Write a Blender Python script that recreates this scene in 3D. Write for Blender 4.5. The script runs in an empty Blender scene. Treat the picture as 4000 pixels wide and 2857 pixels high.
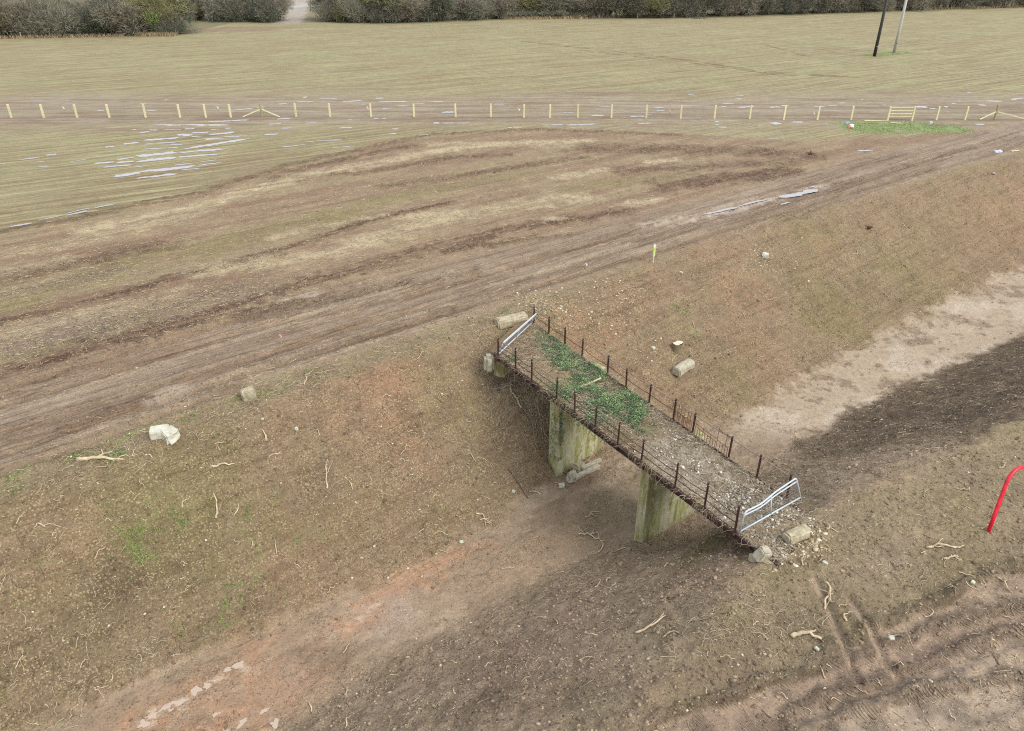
import bpy, math, random
import numpy as np
from mathutils import Vector, Matrix

rnd = random.Random(7)
rng = np.random.default_rng(11)
scene = bpy.context.scene
col = scene.collection

# ------------------------------------------------------------------ camera
H = 15.0
F = 2871.0                      # focal length for a 4000 px wide picture
P = math.radians(29.0)
cd = bpy.data.cameras.new("camera")
cam = bpy.data.objects.new("camera", cd)
col.objects.link(cam)
cam.location = (0, 0, H)
cam.rotation_euler = (math.pi / 2 - P, 0, 0)
cd.sensor_width = 36.0
cd.lens = 36.0 * F / 4000.0
cd.clip_start = 0.1
cd.clip_end = 3000
scene.camera = cam


def un(x, y, z=0.0):
    """point at height z seen at photograph position x, y (survey of the place)"""
    a = (x - 2000) / F
    b = (1428.5 - y) / F
    dz = -math.sin(P) + b * math.cos(P)
    t = (z - H) / dz
    return Vector((a * t, (math.cos(P) + b * math.sin(P)) * t, z))


# ------------------------------------------------------------------ noise
def _hash(ix, iy, seed):
    h = (ix.astype(np.int64) * 374761393 + iy.astype(np.int64) * 668265263 + seed * 1274126177) & 0xFFFFFFFF
    h = ((h ^ (h >> 13)) * 1274126177) & 0xFFFFFFFF
    h = h ^ (h >> 16)
    return (h & 0xFFFF) / 65535.0


def vnoise(x, y, seed=0):
    ix = np.floor(x); iy = np.floor(y)
    fx = x - ix; fy = y - iy
    fx = fx * fx * fx * (fx * (fx * 6 - 15) + 10)
    fy = fy * fy * fy * (fy * (fy * 6 - 15) + 10)
    a = _hash(ix, iy, seed); b = _hash(ix + 1, iy, seed)
    c = _hash(ix, iy + 1, seed); d = _hash(ix + 1, iy + 1, seed)
    return (a + (b - a) * fx) * (1 - fy) + (c + (d - c) * fx) * fy


def fbm(x, y, seed=0, o=4, g=0.5):
    x = np.asarray(x, float); y = np.asarray(y, float)
    r = 0; amp = 1; tot = 0
    for i in range(o):
        c, s = math.cos(0.6 * i + .3), math.sin(0.6 * i + .3)
        r = r + amp * (vnoise(x * c - y * s + 13.7 * i, x * s + y * c + 5.1 * i, seed + i) - 0.5)
        tot += amp; amp *= g; x = x * 2.03; y = y * 2.03
    return r / tot * 2          # about -1..1


def sstep(a, b, x):
    t = np.clip((x - a) / (b - a), 0, 1)
    return t * t * (3 - 2 * t)


# ------------------------------------------------------------------ terrain
E_S = np.array([0.785, 0.619]); E_S /= np.linalg.norm(E_S)
E_T = np.array([E_S[1], -E_S[0]])           # across the cutting, towards the camera side
O0 = np.array(un(1950, 1240)[:2])


def st(x, y):
    dx = x - O0[0]; dy = y - O0[1]
    return dx * E_S[0] + dy * E_S[1], dx * E_T[0] + dy * E_T[1]


def line_st(pts, z):
    r = []
    for p in pts:
        w = un(p[0], p[1], z)
        r.append(st(w.x, w.y))
    r.sort()
    s = [a[0] for a in r]; t = [a[1] for a in r]
    k0 = 0.0; k1 = (t[-1] - t[-2]) / (s[-1] - s[-2]) * 0.4
    s = [s[0] - 60] + s + [s[-1] + 300]
    t = [t[0] - 60 * k0] + t + [t[-1] + 300 * k1 * 0.3]
    return np.array(s), np.array(t)


ZF = -4.3
L1 = line_st([(-250, 2060), (0, 1955), (500, 1765), (1000, 1580), (1500, 1410), (1900, 1275), (2300, 1120), (2700, 965), (3000, 865), (3500, 730), (4000, 610)], 0)
L2 = line_st([(100, 2857), (430, 2740), (774, 2565), (1060, 2464), (1400, 2310), (1800, 2120), (2000, 1985), (2160, 1872), (2380, 1748), (2560, 1735), (2800, 1655), (3000, 1580), (3340, 1370), (4000, 1047)], ZF)
L3 = line_st([(1125, 2857), (1400, 2640), (1935, 2357), (2460, 2093), (3060, 1777), (3342, 1600), (4000, 1310)], ZF)
L4 = line_st([(2500, 2857), (2750, 2500), (2980, 2240), (3150, 2030), (3500, 1850), (3800, 1740), (4000, 1650)], 0)


def cut_u(x, y):
    s, t = st(x, y)
    t1 = np.interp(s, *L1); t2 = np.interp(s, *L2); t3 = np.interp(s, *L3); t4 = np.interp(s, *L4)
    t2 = np.maximum(t2, t1 + 3); t3 = np.maximum(t3, t2 + 1.0); t4 = np.maximum(t4, t3 + 3)
    return s, t, t1, t2, t3, t4


def scurve(u):
    u = np.clip(u, 0, 1)
    return 0.6 * u + 0.4 * u * u * (3 - 2 * u)


def hbase(x, y):
    s, t, t1, t2, t3, t4 = cut_u(x, y)
    a = scurve((t - t1) / (t2 - t1))
    b = scurve((t - t3) / (t4 - t3))
    return ZF * a * (1 - b)


def hit(px, py):
    """where the sight line through a photograph position meets the terrain"""
    zs = np.linspace(0.6, -4.8, 400)
    a = (px - 2000) / F; b = (1428.5 - py) / F
    d = np.array([a, math.cos(P) + b * math.sin(P), -math.sin(P) + b * math.cos(P)])
    tt = (zs - H) / d[2]
    X = d[0] * tt; Y = d[1] * tt
    g = hbase(X, Y)
    k = np.argmax(zs <= g)
    return Vector((X[k], Y[k], g[k]))


def axis(lo, hi, d0, c0, c1, grow):
    """grid lines: spacing d0 between c0 and c1, growing outside"""
    mid = list(np.arange(c0, c1, d0))
    d = d0; v = mid[-1]; up = []
    while v < hi:
        d *= grow; v += d; up.append(v)
    d = d0; v = mid[0]; dn = []
    while v > lo:
        d *= grow; v -= d; dn.append(v)
    return np.array(dn[::-1] + mid + up)


XS = axis(-900, 900, 0.075, -13, 21, 1.012)
YS = axis(-60, 1500, 0.075, 10, 33, 1.0105)
GX, GY = np.meshgrid(XS, YS)
S, T, T1, T2, T3, T4 = cut_u(GX, GY)
Z = hbase(GX, GY)
UA = (T - T1) / (T2 - T1); UB = (T - T3) / (T4 - T3)
_e = fbm(GX * .9, GY * .9, 901, 4) * .09 + fbm(GX * 5, GY * 5, 902, 3) * .05
UA = UA + _e; UB = UB + _e
onfar = sstep(-0.05, 0.06, UA) * (1 - sstep(0.93, 1.05, UA))       # far slope
onflo = sstep(0.93, 1.06, UA) * (1 - sstep(-0.06, 0.08, UB))       # floor
onnear = sstep(-0.06, 0.08, UB) * (1 - sstep(0.9, 1.05, UB))       # near slope
platn = sstep(0.9, 1.05, UB)
platf = 1 - sstep(-0.05, 0.06, UA)


def lin(c):
    c = np.array(c, float) / 255.0
    return np.where(c <= 0.04045, c / 12.92, ((c + 0.055) / 1.055) ** 2.4)


GAIN = 0.80
def C(r, g, b):
    return lin((r, g, b)) * GAIN


COL = np.zeros(GX.shape + (3,))
ROW = np.zeros(GX.shape)  # drilled rows
STR = np.zeros(GX.shape)      # streaks of the haul road
CHP = np.zeros(GX.shape)      # wood chip and straw
WET = np.zeros(GX.shape)
TRD = np.zeros(GX.shape)      # caterpillar tread marks
GRS = np.zeros(GX.shape)      # seedlings and moss
CLD = np.zeros(GX.shape)      # cloddiness


def box(xmin, xmax, ymin, ymax):
    i0, i1 = np.searchsorted(XS, [xmin, xmax]); j0, j1 = np.searchsorted(YS, [ymin, ymax])
    return slice(max(j0 - 1, 0), j1 + 1), slice(max(i0 - 1, 0), i1 + 1)


def paint(sl, m, c, k=1.0):
    m = np.clip(m * k, 0, 1)[..., None]
    COL[sl] = COL[sl] * (1 - m) + np.array(c) * m


def seg_dist(X, Y, pts):
    best = np.full(X.shape, 1e9); along = np.zeros(X.shape); acc = 0
    for (a, b) in zip(pts[:-1], pts[1:]):
        ax, ay = a[0], a[1]; dx, dy = b[0] - ax, b[1] - ay
        L2_ = dx * dx + dy * dy + 1e-9
        u = np.clip(((X - ax) * dx + (Y - ay) * dy) / L2_, 0, 1)
        d = np.hypot(X - ax - u * dx, Y - ay - u * dy)
        k = d < best
        best = np.where(k, d, best); along = np.where(k, acc + u * math.sqrt(L2_), along)
        acc += math.sqrt(L2_)
    return best, along


def line_mask(px, w, soft=0.6, warp=0.35, freq=0.8, seed=3, ov=True):
    """band of half width w metres along a line surveyed in the photograph"""
    k = 4000 / 2274 if ov else 1
    pts = [hit(p[0] * k, p[1] * k) for p in px]
    xs = [p.x for p in pts]; ys = [p.y for p in pts]
    m = w * 2.5 + 1
    sl = box(min(xs) - m, max(xs) + m, min(ys) - m, max(ys) + m)
    X = GX[sl]; Y = GY[sl]
    d, al = seg_dist(X, Y, pts)
    d = d + fbm(X * freq / max(w, .3), Y * freq / max(w, .3), seed, 4) * w * warp
    return sl, 1 - sstep(w * (1 - soft), w * (1 + soft), d), d, al


def blob_mask(px, py, rx, ry=None, warp=0.6, seed=5, ov=True):
    k = 4000 / 2274 if ov else 1
    c = hit(px * k, py * k); ry = ry or rx
    m = max(rx, ry) * 2.2
    sl = box(c.x - m, c.x + m, c.y - m, c.y + m)
    X = GX[sl]; Y = GY[sl]
    s_, t_ = (X - c.x) * E_S[0] + (Y - c.y) * E_S[1], (X - c.x) * E_T[0] + (Y - c.y) * E_T[1]
    d = np.hypot(s_ / rx, t_ / ry) + fbm(X * 1.6 / min(rx, ry), Y * 1.6 / min(rx, ry), seed, 4) * warp
    return sl, (1 - sstep(0.4, 1.25, d)) * (.35 + .65 * sstep(-.35, .3, n3[sl] + n4[sl] * .6))


ALL = (slice(None), slice(None))
n1 = fbm(GX * .12, GY * .12, 21, 4)
n2 = fbm(GX * .6, GY * .6, 31, 4)
n3 = fbm(GX * 2.2, GY * 2.2, 41, 3)
n4 = fbm(GX * 6.0, GY * 6.0, 51, 2)
sn = fbm(S * .10, T * 1.3, 61, 4)             # streaks along the haul road
sn2 = fbm(S * .25, T * 4.0, 71, 3)
hn = fbm(GX * .07, GY * .9, 81, 4)            # streaks along the fence
rd = np.array(un(2000, 253)[:2]) - np.array(un(1000, 334)[:2]); rd /= np.linalg.norm(rd)
RU = GX * rd[0] + GY * rd[1]; RV = -GX * rd[1] + GY * rd[0]
rn = fbm(RU * .02, RV * .9, 91, 4)

# --- far plateau, field beyond and before the fence
COL[:] = C(164, 155, 112)
paint(ALL, sstep(-.1, .5, rn + n1 * .5), C(150, 136, 96), .6)
paint(ALL, sstep(.1, .6, -rn - n1 * .6), C(154, 157, 108), .7)
ROW[:] = 1.0
# churned belt along the fence
fy = np.interp(GX, [-60, -20, 20, 60], [un(0, 430).y, un(1200, 425).y, un(2600, 428).y, un(4000, 425).y])
dfy = np.abs(GY - fy) + n1 * 4 + hn * 5
m = 1 - sstep(5.0, 16.0, dfy)
paint(ALL, m, C(158, 140, 112), .9); ROW *= (1 - m * .8)
m2 = m * sstep(.05, .5, hn)
paint(ALL, m2, C(166, 150, 132), .8)
paint(ALL, m * sstep(.1, .5, -hn), C(132, 106, 80), .8)
WET += m * .5
HST = m.copy()                                  # streaks parallel to the fence
# narrow brown strip right at the fence foot
# --- brown stripped ground between field and cutting
bx = [(-200, 560), (0, 528), (250, 470), (540, 398), (850, 318), (1200, 285), (1500, 296), (1800, 315), (2050, 300), (2274, 268), (2500, 240)]
bl = [un(p[0] * 1.759, p[1] * 1.759) for p in bx]
bs = [st(p.x, p.y) for p in bl]; bs.sort()
TB = np.interp(S, [b[0] for b in bs], [b[1] for b in bs])
dB = T - TB + n2 * .7 + n1 * 1.2
mb = sstep(-.9, .9, dB + n3 * .8 + sn2 * 1.2)
mg = sstep(-14, -1, dB + n1 * 6 + n2 * 2) * (1 - mb) * (GY < 66); paint(ALL, mg * (.45 + .4 * sstep(-.2, .3, sn)), C(150, 130, 98), .75)
paint(ALL, mb, C(158, 133, 106)); ROW *= 1 - mb; HST *= 1 - mb
STR += mb * .8
CHP += mb * .55
paint(ALL, mb * sstep(-.05, .35, sn + n1 * .4), C(142, 112, 88), .7)
paint(ALL, mb * sstep(.0, .5, -sn + n2 * .3), C(160, 143, 106), .8)
fray = n3 * .5 + sn2 * .7 + n2 * .3
def band(L, w, c, k, cl=0.0, ch=0.0, seed=17, lo=-.35, hi=.35):
    sl, m, d, al = line_mask(L, w, .95, 1.3, 1.1, seed)
    m = m * (.4 + .6 * sstep(lo, hi - .15, fray[sl]))
    paint(sl, m, C(*c), min(1, k * 1.2)); CLD[sl] += m * cl; CHP[sl] = np.clip(CHP[sl] + m * ch, 0, 2)
for L, w in [([(-30, 690), (350, 568), (650, 503), (760, 480)], 1.3), ([(820, 450), (1000, 415), (1180, 378)], 1.0), ([(60, 790), (200, 745), (330, 700)], .6), ([(1250, 420), (1500, 390)], .8)]:
    band(L, w, (146, 134, 88), .8, .3, 0, 15)
for L, w, k in [([(-40, 522), (225, 475), (450, 425), (650, 365), (950, 300), (1200, 288), (1500, 300)], .5, .55), ([(650, 380), (800, 345), (930, 322)], .6, .7), ([(-50, 632), (150, 590), (350, 548)], .8, .5),
                ([(0, 718), (250, 658), (400, 613), (600, 563), (850, 483), (1000, 450)], .38, .9), ([(600, 395), (800, 385), (1000, 350), (1130, 345)], .5, .6), ([(850, 415), (1050, 385), (1300, 350)], .5, .6),
                ([(0, 838), (150, 783), (400, 718), (700, 623), (1135, 508), (1400, 470)], .6, .9), ([(540, 705), (700, 672), (850, 640), (1050, 606)], .6, .8), ([(1010, 555), (1200, 530), (1400, 520)], .4, .6),
                ([(1300, 330), (1600, 335), (1800, 345)], 1.4, .7), ([(1480, 412), (1650, 392), (1760, 385), (1850, 405)], 1.2, .9), ([(1850, 400), (2000, 350), (2150, 330)], .9, .6), ([(1380, 380), (1600, 370), (1760, 360)], .8, .5)]:
    band(L, w, (122, 90, 70), k, 1.3, .1, 19)
for L, w, k in [([(0, 775), (180, 730), (400, 680), (560, 640)], 1.2, .6), ([(0, 660), (120, 632), (260, 600)], .6, .5)]:
    band(L, w, (146, 128, 116), k, .8, 1.0, 21)
for L, w, k in [([(200, 510), (450, 455), (650, 398), (950, 338), (1137, 318), (1300, 312)], .8, .8), ([(60, 560), (200, 530), (420, 480)], .7, .5), ([(0, 605), (140, 578)], .6, .5),
                ([(465, 600), (640, 578), (750, 558), (950, 493), (1137, 458), (1300, 440)], .9, .7), ([(600, 530), (700, 505), (850, 478)], .35, .6), ([(0, 745), (200, 700), (400, 655)], .8, .5),
                ([(1380, 456), (1460, 442)], .5, .9), ([(1210, 487), (1250, 486)], .3, .9), ([(1240, 395), (1340, 378)], .6, .8), ([(1440, 360), (1500, 356)], .5, .8), ([(900, 480), (1000, 470)], .6, .7), ([(950, 320), (1240, 322)], 1.0, .5)]:
    band(L, w, (202, 186, 150), k, .3, 1.5, 23)
# --- haul road
sl, m, d, al = line_mask([(-150, 1010), (0, 945), (300, 850), (560, 772), (800, 700), (1100, 615), (1450, 520), (1800, 425), (2050, 352), (2274, 300), (2450, 262)], 3.3, .25, .12, 1, 29)
ROADM = np.zeros(GX.shape); ROADM[sl] = m
paint(ALL, ROADM, C(162, 139, 117)); STR = np.maximum(STR * (1 - ROADM), ROADM * 1.6); CHP *= 1 - ROADM * .9; CLD *= 1 - .5 * ROADM
paint(ALL, ROADM * sstep(.0, .45, sn), C(178, 158, 136), .8)
paint(ALL, ROADM * sstep(.05, .45, -sn + n2 * .3), C(146, 120, 97), .7)
WET += ROADM * .35
for (L, w) in [([(1440, 505), (1600, 470), (1700, 445), (1820, 418)], .8), ([(1560, 480), (1640, 462)], .5), ([(620, 665), (690, 655)], .4), ([(355, 885), (400, 872)], .5)]:
    sl, m, d, al = line_mask(L, w, .5, .5, 1, 33)
    m = m * sstep(-.35, .2, sn2[sl] + n3[sl] * .5); paint(sl, m, C(184, 166, 148), .85); WET[sl] += m * 2; STR[sl] *= 1 - .7 * m; CLD[sl] *= 1 - m
# verge between road and crest
vm = platf * sstep(-2.6, -1.2, T - T1 + n2 * .5) * (1 - ROADM)
paint(ALL, vm, C(152, 133, 100), .8); STR *= 1 - vm * .7; CLD += vm * .5
paint(ALL, vm * sstep(.05, .5, n2), C(146, 140, 92), .6); GRS += vm * .5
# ruts (world lines, each one pressed into the soil)
RUT = np.zeros(GX.shape)
ruts = [([(-100, 900), (200, 806), (500, 722), (800, 655), (1050, 600)], .22, .10), ([(-100, 935), (300, 812), (600, 722), (900, 660), (1150, 590), (1500, 492), (1800, 410)], .22, .10),
        ([(-50, 985), (200, 905), (520, 808), (850, 712), (1150, 625), (1500, 520), (1850, 425), (2100, 345), (2274, 303)], .2, .10),
        ([(-50, 1030), (200, 945), (520, 842), (850, 742), (1150, 650), (1500, 545), (1850, 440), (2274, 322)], .2, .09),
        ([(0, 870), (300, 775), (600, 690), (900, 630)], .2, .08), ([(1400, 540), (1700, 458), (2000, 375), (2274, 290)], .16, .07),
        ([(150, 960), (400, 880), (700, 780), (1000, 690)], .16, .06), ([(-50, 1065), (200, 985), (420, 900), (520, 862)], .18, .07),
        ([(-20, 505), (250, 462), (480, 430), (760, 385)], .2, .08), ([(-20, 478), (250, 440), (560, 395)], .2, .07)]
for L, w, dp in ruts:
    sl, m, d, al = line_mask(L, w, .7, .5, .3, 37)
    RUT[sl] -= m * dp
    pd = np.exp(-((d - w * 2.1) / (w * .8)) ** 2)
    RUT[sl] += pd * dp * .8 * (.6 + .6 * fbm(GX[sl] * 2, GY[sl] * 2, 5, 2))
    paint(sl, m, C(138, 114, 92), .7)
    CLD[sl] += pd * .5

# --- far slope
fs = onfar
dn = fbm(S * .35 + 4, T * .22, 101, 4)              # washed down the slope
paint(ALL, fs, C(146, 125, 96))
paint(ALL, fs * sstep(.0, .5, n1 * .6 + dn * .7), C(156, 124, 96), .55)
paint(ALL, fs * sstep(.0, .5, -n1 * .5 - dn * .6 + n2 * .3), C(136, 121, 82), .85)
paint(ALL, fs * sstep(.15, .6, n2 * .6 + n3 * .5), C(122, 101, 76), .6)
GRS += fs * .6 * sstep(-.2, .5, -n1 + n2 * .4)
CLD += fs * .45
CHP += fs * .2
for (x, y, rx, ry, c, k) in [
    (840, 880, 2.2, 2.4, (166, 128, 98), .8), (900, 840, 1.6, 1.0, (160, 122, 92), .7), (1290, 740, 2.6, 1.6, (168, 124, 93), .85), (1240, 700, 1.5, .8, (172, 128, 96), .6),
    (1640, 640, 2.0, 1.8, (164, 124, 94), .7), (1850, 560, 3.0, 1.4, (160, 128, 97), .6), (2200, 470, 4.5, 2.6, (160, 127, 98), .6), (2100, 600, 3, 1.2, (158, 128, 98), .5),
    (100, 1220, 2.0, 1.8, (160, 134, 106), .6), (1560, 520, 2.5, .8, (160, 135, 100), .5), (1440, 860, 1.6, 1.2, (150, 120, 88), .5),
    (500, 1180, 2.6, 1.2, (128, 114, 76), .7), (330, 1150, 1.8, 1.2, (134, 122, 80), .7), (1000, 900, 2.0, 2.4, (140, 124, 84), .7), (1620, 800, 3.5, 1.2, (128, 110, 74), .7),
    (1900, 700, 4, 1.4, (134, 116, 80), .7), (700, 1150, 3, 1.2, (132, 114, 78), .7), (300, 1300, 2.4, 1.2, (120, 104, 74), .75), (150, 1380, 2, 1.1, (122, 108, 76), .7),
    (905, 925, .5, .9, (104, 84, 62), .8), (715, 960, .3, .8, (112, 92, 68), .7), (680, 1060, .7, .5, (112, 92, 66), .7), (250, 1290, .8, .7, (100, 80, 62), .8),
    (1690, 590, .8, .5, (118, 98, 72), .6), (1700, 745, .9, .6, (112, 94, 68), .6), (2100, 520, 1.2, 2.2, (112, 96, 66), .7), (2200, 520, .8, 1.6, (116, 100, 68), .6), (1930, 640, 1.2, .8, (112, 94, 66), .6),
    (1555, 765, 1.2, .5, (116, 97, 68), .6), (480, 1400, 1.8, .6, (118, 106, 72), .6), (1140, 790, .8, .8, (128, 106, 78), .7)]:
    sl, m = blob_mask(x, y, rx, ry, .7, int(x))
    paint(sl, m * onfar[sl], C(*c), k * .7)
for L, w in [([(1105, 790), (1150, 850), (1185, 930)], .35), ([(1160, 840), (1200, 900)], .5)]:
    sl, m, d, al = line_mask(L, w, .8, .8, 1, 59); paint(sl, m, C(196, 182, 152), .75)
sl, m = blob_mask(1195, 860, 1.6, 2.0, .5, 9); paint(sl, m, C(172, 152, 122), .7)  # pale soil under the far span, painted lighter to offset the deck's shade
for (x, y, r) in [(1510, 690, .9), (1475, 720, .7), (1540, 740, .7), (350, 1150, 1.2), (330, 1210, .8), (550, 1180, .7), (240, 1000, 1.3), (1700, 570, .8), (560, 1270, .6), (860, 1290, .3), (700, 1210, .6), (1085, 800, .8)]:
    sl, m = blob_mask(x, y, r, r * .8, .9, int(x) + 3)
    m = m * sstep(-.25, .4, n3[sl]); m = m * sstep(-.1, .5, n4[sl] + n3[sl]); paint(sl, m, C(128, 142, 80), .35); GRS[sl] += m * 1.2

# --- floor
fl = onflo
paint(ALL, fl, C(158, 136, 110))
paint(ALL, fl * sstep(.0, .5, fbm(S * .3, T * .9, 111, 4)), C(174, 152, 126), .8)
paint(ALL, fl * sstep(.05, .55, fbm(S * .5, T * 1.2, 121, 4)), C(140, 117, 94), .8)
CLD *= 1 - fl * .6; WET += fl * .5; STR *= 1 - fl; CHP *= 1 - fl
fr = fl * sstep(6, 10, S)
paint(ALL, fr, C(186, 166, 140), .8)
paint(ALL, fr * sstep(.1, .45, n3 + n2 * .5), C(140, 117, 94), .85)
paint(ALL, fr * sstep(.05, .5, fbm(S * .3, T * .5, 131, 3)), C(196, 180, 158), .8)
for (x, y, rx, ry, c, k) in [
    (1380, 1120, 3, 1.4, (128, 114, 82), .8), (1300, 1180, 2, 1, (142, 126, 94), .7), (1450, 1050, 1.6, 1.2, (118, 103, 75), .6), (1180, 1240, 3, 1.0, (160, 134, 105), .7),
    (1050, 1290, 2.4, .9, (164, 138, 112), .8), (830, 1365, 1.5, .8, (170, 148, 130), .9), (870, 1390, 1.2, .6, (166, 145, 126), .8), (580, 1420, 1.2, .6, (160, 130, 102), .5),
    (560, 1560, 2.4, .9, (160, 138, 116), .7), (200, 1600, 2, .6, (150, 126, 102), .7)]:
    sl, m = blob_mask(x, y, rx, ry, .6, int(x)); paint(sl, m * onflo[sl], C(*c), k)
for L, w, k in [([(775, 1392), (830, 1330), (900, 1285), (960, 1262)], .28, .9), ([(985, 1240), (1040, 1225), (1095, 1208)], .16, .9), ([(560, 1440), (690, 1420), (730, 1400)], .35, .5),
                ([(300, 1612), (380, 1570), (440, 1530), (545, 1480)], .45, .95), ([(480, 1640), (560, 1590), (640, 1545), (690, 1520)], .5, .75), ([(1020, 1250), (900, 1300), (780, 1400)], .3, .5),
                ([(500, 1560), (620, 1530)], .5, .5), ([(430, 1640), (500, 1600)], .3, .9), ([(860, 1300), (940, 1280)], .3, .6)]:
    sl, m, d, al = line_mask(L, w * 1.45, .9, 1.3, 1.2, 43); paint(sl, m * (.5 + .5 * sstep(-.2, .3, fbm(GX[sl] * 2.5, GY[sl] * 2.5, 78, 3))), C(184, 140, 104), .8 * k); WET[sl] += m * .8; CLD[sl] *= 1 - m * .8
for L, w in [([(775, 1390), (840, 1335)], .10), ([(350, 1588), (425, 1553)], .2), ([(440, 1540), (462, 1528)], .14), ([(480, 1512), (545, 1482)], .13), ([(315, 1612), (350, 1600)], .12), ([(600, 1600), (620, 1590)], .12), ([(480, 1640), (530, 1618)], .16)]:
    sl, m, d, al = line_mask(L, w * 1.2, .9, 1.6, .8, 47); m = m * sstep(-.1, .25, fbm(GX[sl] * 3.5, GY[sl] * 3.5, 77, 3)); paint(sl, m, C(206, 184, 158), .7); WET[sl] += m * 2

CLD += .45 * fl * sstep(-.1, .35, n2 + n3 * .6)
# --- near slope
ns = onnear
STR *= 1 - ns; CHP *= 1 - ns * .6; CLD = CLD * (1 - ns) + ns * 1.0
paint(ALL, ns, C(150, 130, 108))
paint(ALL, ns * sstep(.0, .5, n1 * .4 + n2 * .6), C(136, 115, 94), .8)
paint(ALL, ns * sstep(.0, .5, -n2 * .7 + n1 * .3), C(134, 120, 92), .6)
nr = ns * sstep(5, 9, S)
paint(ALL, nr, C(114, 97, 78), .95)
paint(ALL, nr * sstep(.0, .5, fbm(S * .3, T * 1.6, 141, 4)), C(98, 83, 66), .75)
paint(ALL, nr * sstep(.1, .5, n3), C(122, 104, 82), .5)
for (x, y, rx, ry, c, k) in [(1270, 1400, 2.2, 1.0, (150, 128, 110), .8), (1600, 1200, 1.6, .7, (92, 92, 48), .9), (1680, 1205, 1.2, .5, (84, 78, 48), .8), (1560, 1230, 1.8, .7, (112, 98, 66), .7), (1100, 1480, 1.6, .8, (126, 106, 88), .6), (1080, 1560, 1.0, .6, (100, 82, 66), .7), (1250, 1540, 1.4, .7, (118, 99, 78), .6)]:  # dark olive blobs: mossy hollow under the deck with its shade painted in
    sl, m = blob_mask(x, y, rx, ry, .6, int(x)); paint(sl, m * (onnear[sl] + onflo[sl]), C(*c), k)
# --- near plateau
pn = platn
ROW *= 1 - pn; STR *= 1 - pn; CHP *= 1 - pn; HST *= 1 - pn
CLD = CLD * (1 - pn) + pn * .7; WET *= 1 - pn
paint(ALL, pn, C(157, 139, 108))
paint(ALL, pn * sstep(.0, .5, n2 + n1 * .3), C(146, 131, 94), .8)
paint(ALL, pn * sstep(.05, .5, -n2 * .8 + n3 * .3), C(166, 146, 118), .7)
for (x, y, rx, ry, c, k) in [(2060, 1130, 1.6, 1.2, (166, 148, 112), .7), (1960, 1250, 1.2, .6, (170, 150, 126), .7), (2130, 1240, 1.2, .7, (136, 122, 84), .6), (2100, 1320, 1.2, .6, (124, 108, 78), .7),
                             (1950, 1400, 1.2, 1.0, (140, 124, 88), .7), (1880, 1330, .8, .8, (152, 132, 104), .6), (1800, 1370, 1.4, 1, (148, 130, 98), .7), (1600, 1480, 2, .8, (140, 118, 94), .7), (1600, 1590, 2, .6, (148, 124, 104), .6)]:
    sl, m = blob_mask(x, y, rx, ry, .6, int(x)); paint(sl, m * sstep(.75, 1., UB[sl]), C(*c), k)
trk = [([(1880, 1510), (2000, 1440), (2150, 1370), (2300, 1300)], .62, (162, 139, 118)), ([(1500, 1650), (1750, 1560), (1950, 1500), (2100, 1440), (2300, 1380)], .5, (158, 134, 114)),
       ([(1850, 1640), (2050, 1560), (2300, 1470)], .75, (164, 143, 123)), ([(1950, 1640), (2100, 1600), (2300, 1580)], .7, (166, 147, 127))]
for L, w, c in trk:
    sl, m, d, al = line_mask(L, w, .35, .35, .8, 53)
    paint(sl, m, C(*c), .85); TRD[sl] = np.maximum(TRD[sl], m); CLD[sl] *= 1 - m * .95
    pd = np.exp(-((d - w * 1.25) / .14) ** 2); CLD[sl] += pd * 1.5; RUT[sl] += pd * .05 - m * .05
    e1 = np.exp(-((d - w * 1.0) / .07) ** 2) * sstep(-.3, .2, n3[sl]); paint(sl, e1, C(104, 86, 66), .7)
for L, w in [([(1808, 1290), (1850, 1380), (1905, 1510)], .11), ([(1885, 1330), (1925, 1390), (1965, 1470), (1990, 1500)], .11)]:
    sl, m, d, al = line_mask(L, w, .6, .3, .5, 57)
    RUT[sl] -= m * .06; paint(sl, m, C(160, 138, 116), .8); CLD[sl] *= 1 - m
    e1 = np.exp(-((d - w * 1.2) / .04) ** 2) * sstep(-.3, .3, n4[sl]); paint(sl, e1, C(112, 92, 72), .6)
    pd = np.exp(-((d - w * 2.0) / .09) ** 2); RUT[sl] += pd * .05
# green seed patches
GP = np.zeros(GX.shape)
for L, w, k in [([(1915, 282), (2000, 283), (2095, 284)], 2.7, 1), ([(1935, 123), (2005, 116)], 1.5, .7)]:
    sl, m, d, al = line_mask(L, w, .35, .35, .8, 67); paint(sl, m * sstep(-.5, .1, n2[sl] + n1[sl] * .5 + .2), C(130, 152, 84), k * .9); GP[sl] = np.maximum(GP[sl], m)
    CLD[sl] *= 1 - m; STR[sl] *= 1 - m; CHP[sl] *= 1 - m; ROW[sl] *= 1 - m; HST[sl] *= 1 - m
for (x, y, rx, ry) in [(470, 68, 17, 5), (560, 62, 12, 4)]:
    c_ = un(x * 1.759, y * 1.759); sl = box(c_.x - 40, c_.x + 40, c_.y - 25, c_.y + 25); d = np.hypot((GX[sl] - c_.x) / rx, (GY[sl] - c_.y) / ry) + n2[sl] * .4
    m = 1 - sstep(.6, 1.3, d); paint(sl, m, C(146, 120, 94), .8); ROW[sl] *= 1 - m * .6
for L, w in [([(1160, 92), (1300, 108), (1480, 128), (1700, 160), (1940, 175)], .55), ([(1290, 112), (1500, 136), (1720, 166), (1900, 172)], .4), ([(1700, 100), (1800, 128)], .3)]:
    sl, m, d, al = line_mask(L, w, .6, .8, .6, 83); m = m * sstep(-.25, .05, fbm(al * .5, al * 0 + 3, 84, 2)); paint(sl, m, C(112, 84, 60), .85)
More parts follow.
